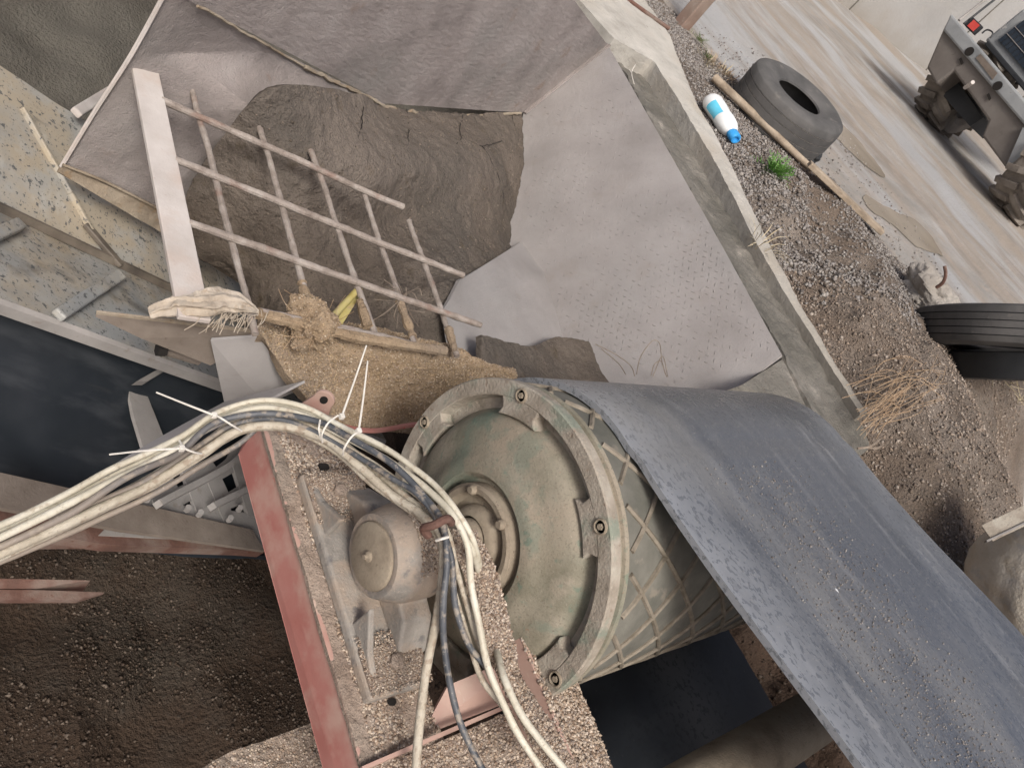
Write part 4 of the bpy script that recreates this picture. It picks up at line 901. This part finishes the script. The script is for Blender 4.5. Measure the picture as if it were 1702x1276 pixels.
for y0, y1 in ((.505, .61), (.20, .30)):
    grains('base_sand', np.c_[RNG.uniform(.714, .834, 4000), RNG.uniform(y0, y1, 4000), np.full(4000, TZ + .0345)], szs(4000, .0006, .003, 3), GRAIN, br)
# sand covered ledge right of the bearing that carries the cables
q = [P(742, 880, 'd', 1.30), P(772, 960, 'd', 1.28), P(795, 1050, 'd', 1.27), P(830, 1130, 'd', 1.27), P(880, 1230, 'd', 1.28), P(920, 1320, 'd', 1.30)]
q2 = [P(792, 880, 'd', 1.31), P(830, 960, 'd', 1.30), P(850, 1050, 'd', 1.29), P(872, 1130, 'd', 1.29), P(935, 1230, 'd', 1.30), P(975, 1320, 'd', 1.32)]
Sx = loft([q, [(a + b) / 2 * .993 for a, b in zip(q, q2)], q2], 160, 30)
ob, S6, _ = sheet('cable_guard', Sx, PINKSAND, fr, amp=.005, sc=22, th=.008, flip=fixflip(Sx), fine=.002, fsc=110)
grains('guard_sand', onsurf(S6, 9000), szs(9000, .0006, .0040, 3), GRAIN, fr)
# rusty hook over the cables
hk = crom([P(712, 890, 'd', 1.16), P(704, 878, 'd', 1.145), P(722, 872, 'd', 1.13), P(742, 862, 'd', 1.14), P(750, 868, 'd', 1.17)], 24)
o = G().tube(hk, .0065, 9).obj('rebar_hook', RUST, None, True); tag(o, 'rusty bent hook holding the cables beside the bearing', 'hook')

# ------------------------------------------------------------------ cables
def cpath(pts, r=.006, m=CREAM, label='', n=150, wob=.0024, group='cables in the bundle'):
    p3 = [P(a, b, 'd', d) for a, b, d in pts]; q = crom(p3, n); q = q + wob * np.c_[fbm(q, 9, 2, int(r * 1e5)), fbm(q, 9, 2, 5), fbm(q, 9, 2, 9)]
    rr = .84 * r * (1 + .06 * fbm(q, 50, 2, 3)); o = G().tube(q, rr, 12).obj('cable', m, None, True)
    return tag(o, label, 'cable', group)
cab = [
 ([(-40, 890, 1.20), (100, 826, 1.24), (200, 774, 1.27), (300, 727, 1.30), (362, 684, 1.32), (430, 664, 1.33), (500, 672, 1.31), (560, 702, 1.29), (640, 745, 1.25), (700, 790, 1.22), (750, 840, 1.19), (784, 890, 1.19), (796, 925, 1.24), (802, 960, 1.34)], .0058, CREAM, 'topmost clean cream cable of the bundle, ending at the sandy guard'),
 ([(-40, 912, 1.20), (110, 838, 1.23), (215, 786, 1.26), (308, 738, 1.29), (370, 695, 1.31), (432, 676, 1.32), (500, 686, 1.30), (566, 718, 1.28), (648, 768, 1.24), (706, 812, 1.21), (752, 858, 1.18), (777, 905, 1.18), (783, 980, 1.20), (795, 1050, 1.21), (810, 1110, 1.22), (848, 1200, 1.24), (915, 1300, 1.27)], .0065, CREAM, 'thick cream cable that drops furthest down over the sandy guard'),
 ([(-40, 925, 1.21), (120, 850, 1.23), (225, 786, 1.25), (300, 752, 1.28), (352, 705, 1.295), (400, 689, 1.30), (455, 686, 1.30), (530, 699, 1.28), (588, 728, 1.25), (655, 775, 1.22), (700, 822, 1.20), (735, 868, 1.175), (744, 930, 1.17), (737, 1000, 1.18), (737, 1060, 1.20), (747, 1130, 1.22), (768, 1205, 1.24), (815, 1300, 1.27)], .0062, BLKCAB, 'black cable crossing the bundle, then hanging caked with sand'),
 ([(-40, 937, 1.22), (150, 852, 1.25), (250, 806, 1.28), (340, 750, 1.30), (400, 712, 1.315), (462, 706, 1.31), (540, 728, 1.29), (600, 775, 1.26), (650, 822, 1.24), (700, 856, 1.21), (734, 888, 1.19), (738, 940, 1.19), (727, 1020, 1.21), (706, 1120, 1.24), (698, 1200, 1.26), (690, 1310, 1.29)], .0085, CREAM_D, 'fat muddy conduit hanging leftmost below the hook'),
 ([(-40, 945, 1.23), (140, 862, 1.26), (245, 812, 1.29), (335, 758, 1.31), (398, 716, 1.325), (478, 712, 1.32), (560, 752, 1.29), (620, 806, 1.26), (680, 848, 1.23), (722, 882, 1.21), (748, 960, 1.22), (772, 1050, 1.24), (802, 1130, 1.25), (835, 1175, 1.27)], .0060, CREAM_D, 'muddy cream cable on the underside of the bundle'),
 ([(-40, 922, 1.235), (130, 850, 1.26), (240, 800, 1.28), (330, 742, 1.31), (395, 702, 1.325), (470, 696, 1.31), (560, 735, 1.28), (612, 768, 1.25), (650, 795, 1.225), (692, 822, 1.20), (728, 866, 1.185), (752, 930, 1.18), (757, 1010, 1.20), (778, 1072, 1.22), (808, 1108, 1.24)], .0058, BLKCAB, 'second dark cable bending right under the hook'),
 ([(-40, 900, 1.22), (110, 832, 1.25), (212, 780, 1.28), (306, 733, 1.31), (366, 690, 1.33), (430, 670, 1.34), (505, 680, 1.32), (572, 712, 1.29), (655, 758, 1.26), (715, 805, 1.23), (762, 858, 1.20), (782, 905, 1.20), (792, 935, 1.25), (800, 970, 1.34)], .0055, CREAM, 'cream cable tucked just under the topmost one'),
 ([(-40, 935, 1.245), (140, 858, 1.27), (240, 812, 1.29), (328, 762, 1.31), (390, 722, 1.33), (450, 700, 1.325), (520, 708, 1.30), (590, 748, 1.27), (660, 800, 1.24), (712, 842, 1.21), (745, 885, 1.20), (765, 960, 1.215), (790, 1060, 1.235), (820, 1140, 1.25)], .0052, CREAM_D, 'thin dull cable in the middle of the bundle'),
 ([(820, 1050, 1.34), (828, 1092, 1.26), (838, 1130, 1.235), (860, 1180, 1.235), (900, 1235, 1.24), (960, 1310, 1.26)], .0068, CREAM, 'cream cable emerging lower right beside the stringer'),
 ([(-40, 950, 1.24), (160, 865, 1.28), (262, 818, 1.30), (345, 768, 1.32), (400, 735, 1.34), (440, 700, 1.345)], .0055, BLKCAB, 'dark cable lowest in the bundle at the left edge'),
 ([(-40, 930, 1.255), (140, 848, 1.28), (250, 792, 1.31), (335, 738, 1.33), (396, 694, 1.345), (470, 690, 1.33), (560, 728, 1.30), (630, 790, 1.265), (690, 838, 1.235), (728, 872, 1.215)], .006, CREAM_D, 'dull cable ending behind the rusty hook')]
for pts, r, m, lb in cab: cpath(pts, r, m, lb)
# cable ties
def tie(ring, tail, label, r=.0016):
    t_ = thing('cable_tie', label, 'cable tie', tuple(P(*ring[0])), 'cable ties')
    q = crom([P(*a) for a in ring], 30); G().tube(q, r, 6).obj('loop', TIE, t_, True)
    if tail:
        q = crom([P(*a) for a in tail], 20); G().tube(q, np.linspace(r * 1.15, r * .8, 20), 6).obj('tail', TIE, t_, True)
        h = q[0]; G().box(tuple(h - .004), tuple(h + .004)).obj('lock_head', TIE, t_, bevel=.001)
tie([(352, 687, 'd', 1.28), (366, 694, 'd', 1.262), (385, 706, 'd', 1.27), (402, 716, 'd', 1.29)], [(356, 690, 'd', 1.27), (310, 672, 'd', 1.25), (260, 652, 'd', 1.22)], 'white cable tie with its tail pointing up left over the dark belt')
tie([(298, 732, 'd', 1.26), (306, 744, 'd', 1.245), (318, 750, 'd', 1.25), (335, 754, 'd', 1.27)], [(302, 745, 'd', 1.245), (250, 748, 'd', 1.23), (182, 755, 'd', 1.20)], 'white cable tie whose tail lies level to the left')
tie([(562, 690, 'd', 1.24), (546, 702, 'd', 1.232), (535, 722, 'd', 1.24), (536, 735, 'd', 1.26)], [(568, 692, 'd', 1.24), (590, 630, 'd', 1.27), (609, 574, 'd', 1.29)], 'white cable tie with the taller upright tail before the sand')
tie([(600, 715, 'd', 1.215), (585, 725, 'd', 1.205), (572, 745, 'd', 1.21), (570, 756, 'd', 1.23)], [(596, 716, 'd', 1.21), (604, 660, 'd', 1.24), (611, 600, 'd', 1.27)], 'white cable tie with the shorter upright tail before the sand')
tie([(532, 698, 'd', 1.245), (530, 712, 'd', 1.235), (533, 728, 'd', 1.25)], None, 'tail-less cable tie loop beside the lifting eye')
tie([(725, 898, 'd', 1.15), (735, 895, 'd', 1.143), (745, 892, 'd', 1.15)], None, 'short white cable tie just under the rusty hook', .0022)

# ------------------------------------------------------------------ yard objects
def torus_tyre(name, label, c, axis, R, wdt, m, group=None, grooves=True, hole=.56, cat='tyre', gm=None, tilt=0):
    ax_ = np.array(axis, float); ax_ /= np.linalg.norm(ax_); u = np.cross(ax_, [.1, .2, .97]); u /= np.linalg.norm(u); v = np.cross(ax_, u); h = wdt / 2; c = np.array(c)
    t_ = thing(name, label, cat, tuple(c - np.array([0, 0, R])), group)
    def revo(prof, nm, mt, n=72):
        V = []
        for k in range(n):
            a = 2 * math.pi * k / n
            for x, r in prof: V.append(c + ax_ * x + (u * math.cos(a) + v * math.sin(a)) * r)
        mm = len(prof); F = [[k * mm + i, k * mm + i + 1, ((k + 1) % n) * mm + i + 1, ((k + 1) % n) * mm + i] for k in range(n) for i in range(mm - 1)]
        o = meshobj(nm, V, F, mt, t_, True); return o
    ri = R * hole
    pr_ = [(-h * .72, ri - .004), (-h * .80, ri), (-h * .88, ri + .02), (-h, R * .80), (-h * .98, R * .88), (-h * .88, R * .965)]
    tr = []
    gs = [-.55, -.2, .15, .5] if grooves else []
    xs_ = -h * .84; tr = [(xs_, R * .98)]
    for g_ in gs: tr += [(h * (g_ - .025), R), (h * (g_ - .02), R * .975), (h * (g_ + .02), R * .975), (h * (g_ + .025), R)]
    tr += [(h * .84, R * .98)]
    bk = [(h * .88, R * .965), (h * .98, R * .88), (h, R * .80), (h * .88, ri + .02), (h * .80, ri), (h * .72, ri - .004), (h * .70, ri + .02), (h * .85, R * .80), (h * .6, R * .9), (-h * .6, R * .9), (-h * .85, R * .8), (-h * .70, ri + .02), (-h * .72, ri - .004)]
    revo(pr_ + tr + bk, 'casing', m)
    for g_ in gs:
        revo([(h * (g_ - .012), R * .992), (h * (g_ + .012), R * .992)], 'groove', gm or TYRE_GV)
    return t_, c, ax_, u, v
tc_ = P(1306, 188, 'r', .10)
# the big worn tyre: near upright, leaning, hole to the upper right
torus_tyre('truck_tyre', 'big worn truck tyre lying by the long plank at the road edge', P(1308, 184, 'd', 5.35), (-.17, -.02, 1.), .345, .27, TYRE, hole=.46)
o, _ = clod('rubber_scrap', P(1350, 262, 'r', .03), .05, BLACK, 'small black rubber scrap by the near end of the big tyre', 'scrap', seed=5, sq=(1, .8, .9), amp=.4)
# stacked tyres at the right edge
sc_ = P(1665, 555, 'r', .02)
torus_tyre('tyre', 'upper black tyre of the pair at the right edge of the photo', P(1712, 553, 'd', 4.7), tuple(cy * 1.0 + cx * .1 + cz * .05), .53, .20, TYRE, grooves=True, gm=BLACK, hole=.5)
torus_tyre('tyre', 'lower plain black tyre under the other at the right edge', P(1734, 605, 'd', 4.85), tuple(cy * 1.0 + cz * .05), .50, .15, BLACK, grooves=False, hole=.5)
# long plank and pole
a, b = P(1345, 272, 'r', .085), P(1466, 386, 'r', .06)
o = G().bar(a, b, (0.2, -.2, 1), .075, .03).obj('plank', WOOD, None, bevel=.004); tag(o, 'weathered timber board lying aslant below the truck tyre', 'plank')
a, b = P(1186, 128, 'r', .03), P(1350, 282, 'r', .05)
o = G().tube(lin([a, b], 30) + .004 * np.c_[fbm(lin([a, b], 30), 6, 2, 1), fbm(lin([a, b], 30), 6, 2, 2), 0 * np.ones(30)], np.linspace(.026, .02, 30), 10).obj('wooden_pole', WOOD, None, True); tag(o, 'thin muddy pole lying between the bottle and the truck tyre', 'pole')
# steel post
pb = P(1128, 48, 'r', -.03)
pst = thing('steel_post', 'rust-stained square post standing at the kerb by the top edge', 'post', tuple(pb))
G().prism([pb + [-.045, -.045, 0], pb + [.045, -.045, 0], pb + [.045, .045, 0], pb + [-.045, .045, 0]], (0, 0, 2.4)).obj('shaft', POSTM, pst, bevel=.008)
G().prism([pb + [-.07, -.07, 0], pb + [.07, -.07, 0], pb + [.07, .07, 0], pb + [-.07, .07, 0]], (0, 0, .012)).obj('foot_plate', RUST, pst)
a, b = P(1030, -10, 'r', .02), P(1112, 48, 'r', .02)
o = G().tube([a, b], .012, 8).obj('iron_pipe', RUST, None, True); tag(o, 'thin rusty pipe on the kerb running up to the steel post', 'pipe')
# bottle
b0, b1 = P(1185, 172, 'r', .055), P(1217, 222, 'r', .05)
bt_ = thing('plastic_bottle', 'white plastic bottle with blue cap lying on the kerb edge', 'bottle', tuple(b0 - [0, 0, .055]))
ax_ = (b1 - b0); ln = np.linalg.norm(ax_); ax_ /= ln; L_b = ln * 1.0
u = np.cross(ax_, [0, 0, 1]); u /= np.linalg.norm(u); v = np.cross(u, ax_)
def brev(prof, nm, m, n=40, a0=0, a1=6.28318, sqz=(1, .8), parent=None):
    V = []; full = a1 - a0 > 6.28; N = n if full else n + 1
    for k in range(N):
        a = a0 + (a1 - a0) * k / n
        for x, r in prof: V.append(b0 + ax_ * x + (u * math.cos(a) * sqz[0] + v * math.sin(a) * sqz[1]) * r)
    mm = len(prof); F = [[k * mm + i, k * mm + i + 1, ((k + 1) % N) * mm + i + 1, ((k + 1) % N) * mm + i] for k in range(n) for i in range(mm - 1)]
    return meshobj(nm, V, F, m, parent if parent is not None else bt_, True)
R_b = .066
prof = [(-.035, 0), (-.033, R_b * .6), (-.02, R_b * .86), (0, R_b), (L_b * .3, R_b), (L_b * .45, R_b * .93), (L_b * .6, R_b * 1.0), (L_b * .8, R_b * .93), (L_b * .93, R_b * .7), (L_b * 1.0, R_b * .42), (L_b * 1.02, R_b * .40)]
brev(prof, 'body', BOTTLE)
cp_ = brev([(L_b * .98, R_b * .50), (L_b * 1.0, R_b * .56), (L_b * 1.16, R_b * .54), (L_b * 1.19, R_b * .46), (L_b * 1.19, R_b * .30), (L_b * 1.15, R_b * .27), (L_b * 1.15, 0)], 'cap', BLUECAP)
brev([(L_b * .16, R_b * 1.01), (L_b * .30, R_b * 1.012), (L_b * .45, R_b * .945), (L_b * .56, R_b * 1.0)], 'label', LBLUE, n=14, a0=-.5, a1=.75)

# weed, dry grass, sprigs
def blades(name, c, n, ln, m, label, cat, spread=1, wdt=.006, up0=.5, seed=0, kind=None):
    g = G(); r = np.random.default_rng(seed)
    for k in range(n):
        a = r.uniform(0, 6.283); e = r.uniform(up0, 1.3); d = np.array([math.cos(a) * math.cos(e), math.sin(a) * math.cos(e), math.sin(e)]); l_ = ln * r.uniform(.5, 1)
        p0 = np.array(c) + np.array([math.cos(a), math.sin(a), 0]) * r.uniform(0, .02) * spread; p1 = p0 + d * l_ * .6; p2 = p0 + d * l_ + np.array([math.cos(a), math.sin(a), -.8]) * l_ * .2
        s_ = np.cross(d, [0, 0, 1]); s_ /= np.linalg.norm(s_) + 1e-9
        g.add([p0 - s_ * wdt * .3, p0 + s_ * wdt * .3, p1 + s_ * wdt, p1 - s_ * wdt, p2], [[0, 1, 2, 3], [3, 2, 4]])
    return tag(g.obj(name, m), label, cat)
def weed(c, ln, n, m, label, seed):
    g = G(); r = np.random.default_rng(seed)
    for k in range(n):
        a = r.uniform(0, 6.283); e = r.uniform(.15, 1.2); d = np.array([math.cos(a) * math.cos(e), math.sin(a) * math.cos(e), math.sin(e)]); l_ = ln * r.uniform(.6, 1)
        s_ = np.cross(d, [0, 0, 1]); s_ /= np.linalg.norm(s_); nz = np.cross(s_, d)
        for j in np.linspace(.25, 1, 6):
            q = np.array(c) + d * l_ * j - np.array([0, 0, .25 * l_ * j * j])
            for s2 in (-1, 1):
                e_ = d * .6 + s_ * s2 * .8 + nz * r.uniform(-.2, .4); lf = l_ * .28 * (1.1 - j * .6)
                g.add([q, q + e_ * lf * .5 + d * lf * .2, q + e_ * lf, q + e_ * lf * .5 - d * lf * .2], [[0, 1, 2, 3]])
    return tag(g.obj('weed', m), label, 'weed')
wc = P(1278, 292, 'r', .04); wc[2] = yardz(np.array([wc[0]]), np.array([wc[1]]))[0]
weed(wc, .165, 40, LEAF, 'bright green ferny weed growing alone in the grey gravel', 3)
for i, (px, py, l_, lb) in enumerate(((1160, 70, .10, 'low green sprig growing near the foot of the steel post'), (1172, 96, .08, 'small green sprig just below the one at the post'))):
    c = P(px, py, 'r', .01); weed(c, l_, 18, LEAF_D, lb, 20 + i)
c = P(1276, 392, 'r', .05); c[2] = yardz(np.array([c[0]]), np.array([c[1]]))[0]
blades('dry_grass', c, 34, .20, STRAW_P, 'pale dry grass tuft below the green weed', 'grass', 3, .0025, .1, 5)
for i in range(4):
    c = P(1175 + i * 14, 105 + i * 9, 'r', .0); blades('dry_litter', c, 40, .10, STRAW if i % 2 else STRAW_P, ('brown', 'tan', 'reddish', 'pale')[i] + ' dry plant litter at the kerb, ' + ('nearest the steel post', 'second from the steel post', 'third from the steel post', 'nearest the bottle')[i], 'litter', 6, .002, .0, 40 + i)
g = G(); c0 = P(1455, 690, 'r', .10); r = np.random.default_rng(6)
for k in range(46):
    e0 = P(1440 + r.normal() * 16, 682 + r.normal() * 26, 'r', .05); e1_ = P(1500 + r.uniform(-20, 75), 625 + r.uniform(-42, 55), 'r', .07 + .1 * r.random())
    g.tube(crom([e0, (e0 + e1_) / 2 + r.normal(size=3) * .03 + [0, 0, .04], e1_], 8), .0012, 4)
tag(g.obj('reed_tuft', STRAW), 'orange-brown dry reed tuft fanning over the gravel bank', 'grass')
g = G()
for k, (a, b, c) in enumerate((((1425, 745), (1445, 742), (1462, 730)), ((1440, 742), (1455, 745), (1468, 738)))):
    g.tube(crom([P(*a, 'r', .02), P(*b, 'r', .03), P(*c, 'r', .03)], 12), .004, 5)
tag(g.obj('root_scrap', TWIG), 'two bent roots lying at the end of the kerb', 'roots')
g = G(); g.tube(crom([P(1562, 850, 'r', -.1), P(1578, 885, 'r', -.15), P(1602, 918, 'r', -.18)], 14), .005, 6)
tag(g.obj('twig', TWIG), 'thin grey twig on the brown bank behind the belt', 'twig')
# thin wires standing behind the belt on the plate
g = G()
for pts in ([(990, 572), (1025, 590), (1050, 610), (1055, 625)], [(1000, 580), (1030, 606), (1040, 622)], [(1058, 622), (1065, 592), (1085, 566), (1096, 570), (1100, 600), (1108, 626)], [(1082, 624), (1088, 605), (1098, 600), (1106, 622)], [(1085, 626), (1100, 592), (1110, 626)]):
    g.tube(crom([P(a, b, 'z', -1.16 + .002 * (620 - b)) for a, b in pts], 20), .0014, 5)
tag(g.obj('wire_loops', TWIG), 'thin bent wire loops standing up behind the belt', 'wire')
g = G().tube(crom([P(1054, 140, 'r', -.03), P(1050, 120, 'r', -.02), P(1056, 108, 'r', .0)], 10), .002, 5).tube(crom([P(1050, 122, 'r', -.02), P(1046, 116, 'r', .0)], 6), .002, 5)
tag(g.obj('wire_scrap', TIE), 'short pale wire scrap at the top corner of the ledge', 'wire')
# broken concrete chunk with rebar
rk = thing('concrete_chunk', 'pale broken concrete chunk beside the road above the black tyres', 'rock', tuple(P(1548, 505, 'r', -.03)))
clod('chunk', P(1550, 492, 'r', .07), .15, ROCK, None, None, parent=rk, seed=9, sq=(.95, 1.25, .75), amp=.25, res=40)
G().tube(crom([P(1556, 478, 'r', .16), P(1567, 470, 'r', .2), P(1572, 455, 'r', .24), P(1570, 442, 'r', .26)], 14), .009, 7).obj('rebar_stub', RUST, rk, True)
# blocks beyond the bank at right edge
for i, (px, py, sz, m, lb) in enumerate(((1690, 662, (.34, .20, .14), ROCK, 'pale slab lying directly below the black tyres'), (1694, 705, (.32, .18, .14), LEAF_D, 'mossy green-brown block below the pale slab'), (1660, 640, (.16, .10, .08), ROCK, 'small pale block at the foot of the lower tyre'))):
    c = P(px, py, 'r', -.25); o, _ = clod('slab', c, 1, m, lb, 'slab', seed=30 + i, sq=tuple(s * .8 for s in sz), amp=.18, res=30)
g = G()
for k in range(30):
    a = P(1650 + RNG.random() * 55, 590 + RNG.random() * 80, 'r', .0); d = RNG.normal(size=3) * .12
    g.tube(crom([a, a + d * .5 + RNG.normal(size=3) * .03, a + d], 7), .002, 4)
tag(g.obj('twig_pile', STRAW_P), 'dry twigs spread over the lower black tyre', 'twigs', kind='stuff')
# cream boulder-like form and steel angle at right edge
o, _ = clod('cream_stone', P(1768, 985, 'd', 3.25), .30, STONE, 'large smooth cream stone at the right edge behind the belt', 'stone', seed=12, sq=(.85, 1.0, .95), amp=.06, res=44)
st_ = thing('steel_angle', 'greenish steel angle end resting above the cream stone', 'steel angle', tuple(P(1690, 880, 'd', 3.0)))
a, b = P(1640, 886, 'd', 2.86), P(1790, 815, 'd', 2.95)
G().bar(a, b, (0, 0, 1), .055, .006).obj('top_leg', GREEN_RIM, st_, bevel=.001)
G().bar(a - [0, .0, .018] + (0, -.02, 0), b - [0, 0, .018] + (0, -.02, 0), (0, 1, 0), .034, .006).obj('side_leg', GREYST, st_, bevel=.001)

# ------------------------------------------------------------------ wheel loader
LX = 8.75
ld = thing('wheel_loader', 'grey wheel loader seen from its rear counterweight on the yard', 'loader', tuple(P(1620, 330, 'r')))
fx = lambda px, py, x=LX: P(px, py, 'x', x)
# rear face of the counterweight: outline with the two wheel cut-outs
outl = [(1571, 40), (1700, 192), (1760, 262), (1735, 330), (1670, 277), (1632, 226), (1643, 200), (1585, 118), (1556, 140), (1540, 112)]
o = fixn(G().prism([fx(a, b) for a, b in outl], (.55, 0, 0)).obj('counterweight', LOADER, ld)); bev(o, .02, 2)
# sloping light top edge
c = [fx(1571, 33, LX - .02), fx(1588, 24, LX + .35), fx(1790, 262, LX + .35), fx(1762, 262, LX - .02)]
tp = [fx(1568, 46, LX - .03), fx(1584, 20, LX - .03), fx(1600, 24, LX + .25), fx(1790, 250, LX + .25), fx(1775, 262, LX - .03)]
o = fixn(G().prism([fx(1567, 50, LX - .04), fx(1580, 22, LX - .04), fx(1745, 215, LX - .04), fx(1735, 246, LX - .04)], (.14, 0, 0)).obj('top_bevel', LOADER_TOP, ld)); bev(o, .02, 2)
for px, py in ((1611, 86), (1658, 143)):
    G().rev(fx(px, py, LX - .046), [(0, 0), (0, .045)], 20).obj('round_hole', HOLE, ld)
o = G().prism([fx(1622, 97, LX - .043), fx(1630, 90, LX - .043), fx(1658, 122, LX - .043), fx(1650, 133, LX - .043)], (-.006, 0, 0)).obj('plate_recess', BRSHEET, ld)
for px, py in ((1598, 103), (1644, 162)): G().prism([fx(px - 4, py - 4, LX - .012), fx(px, py - 7, LX - .012), fx(px + 4, py + 2, LX - .012), fx(px, py + 6, LX - .012)], (-.006, 0, 0)).obj('slot', HOLE, ld)
G().tube([fx(1604, 146, LX - .01), fx(1617, 137, LX - .14)], .02, 8).obj('tow_pin', FLATBAR, ld, True)
# underbody between the wheels
G().prism([fx(1588, 130, LX + .3), fx(1634, 196, LX + .3), fx(1612, 210, LX + .3), fx(1568, 160, LX + .3)], (.5, 0, 0)).obj('axle_housing', BLACK, ld)
# right front plate corner
fixn(G().prism([fx(1700, 212, LX - .05), fx(1745, 232, LX - .05), fx(1745, 258, LX - .05), fx(1671, 278, LX - .05)], (.05, 0, 0)).obj('corner_plate', LOADER_TOP, ld))
# hood with grille
o = fixn(G().prism([fx(1636, 66, LX + .45), fx(1702, 12, LX + .45), fx(1800, 120, LX + .45), fx(1735, 190, LX + .45)], (1.6, 0, 0)).obj('hood', LOADER_TOP, ld)); bev(o, .03, 2)
gq = [fx(1660, 67, LX + .44), fx(1702, 34, LX + .44), fx(1790, 130, LX + .44), fx(1740, 160, LX + .44)]
G().prism(gq, (-.01, 0, 0)).obj('grille', GRILLE, ld)
for t in np.linspace(.06, .94, 14): 
    a = gq[0] * (1 - t) + gq[3] * t; b = gq[1] * (1 - t) + gq[2] * t; G().bar(a - [.014, 0, 0], b - [.014, 0, 0], (1, 0, 0), .004, .004).obj('grille_bar', BLACK, ld)
for t in (.33, .66):
    a = gq[0] * (1 - t) + gq[1] * t; b = gq[3] * (1 - t) + gq[2] * t; G().bar(a - [.014, 0, 0], b - [.014, 0, 0], (1, 0, 0), .006, .006).obj('grille_bar', GREYST, ld)
G().bar(fx(1640, 72, LX + .40), fx(1740, 188, LX + .40), (1, 0, 0), .05, .06).obj('hood_rail', BLACK, ld, bevel=.01)
# tail lamp and rails
lc = fx(1617, 42, LX + .1); dy_ = np.array([0, .075, 0]); dz_ = np.array([0, 0, .05])
G().prism([lc - dy_ - dz_, lc + dy_ - dz_, lc + dy_ + dz_, lc - dy_ + dz_], (.07, 0, 0)).obj('lamp_housing', BLACK, ld, bevel=.008)
lc2 = lc - [.004, 0, 0]; G().prism([lc2 - dy_ * .8 - dz_ * .75, lc2 + dy_ * .45 - dz_ * .75, lc2 + dy_ * .45 + dz_ * .75, lc2 - dy_ * .8 + dz_ * .75], (-.006, 0, 0)).obj('tail_lamp_lens', REDLENS, ld)
G().tube([fx(1594, 34, LX + .1), fx(1660, -18, LX + .3)], .016, 8).obj('guard_rail', GREYST, ld, True)
G().tube([fx(1602, 40, LX + .1), fx(1668, -12, LX + .3)], .012, 8).obj('guard_rail', BLACK, ld, True)
G().tube(crom([fx(1632, 56, LX + .1), fx(1640, 50, LX + .1), fx(1650, 55, LX + .1), fx(1646, 64, LX + .1)], 12), .008, 6).obj('hose', BLACK, ld, True)
# wheels
def wheel(c, R, wdt, axis=(0, 1, 0)):
    c = np.array(c); G().rev(c, [(-wdt / 2 * .8, R * .5), (-wdt / 2, R * .62), (-wdt / 2, R * .86), (-wdt / 2 * .86, R * .93), (wdt / 2 * .86, R * .93), (wdt / 2, R * .86), (wdt / 2, R * .62), (wdt / 2 * .8, R * .5)], 48, 1).obj('wheel', TYRE_MUD, ld, True)
    wo = list(ld.children)[-1] if False else bpy.data.objects[-1] if False else None
    g = G()
    for s_ in (-1, 1):
        for k in range(18):
            a = 2 * math.pi * (k + (.5 if s_ > 0 else 0)) / 18
            for t0_, t1_ in ((.05, .5), (.5, 1.0)):
                def pt(t, rr): aa = a + .22 * t; return c + np.array([rr * math.cos(aa), 0, 0]) * 0 + np.array([rr * math.cos(aa), s_ * wdt / 2 * t, rr * math.sin(aa)])
                p, q = pt(t0_, R * .95), pt(t1_, R * (.955 if t1_ < 1 else .93)); rad = (p - c) * [1, 0, 1]; g.bar(p, q + (q - p) * .04, rad, .06, .055)
    return g
for (px, py, R) in ((1534, 196, .47), (1660, 350, .50)):
    c = P(px, py, 'r'); c = c + np.array([.2, 0, R + .0])
    gg = wheel(c, R, .46)
    wh = [o for o in ld.children if o.name.startswith('wheel')][-1] if ld.children else None
    gg.obj('tread_lug', TYRE_MUD, wh)
    G().rev(c, [(-.1, 0), (-.1, R * .42), (-.17, R * .5), (.17, R * .5), (.1, R * .42), (.1, 0)], 32, 1).obj('rim', LOADER, wh, True)
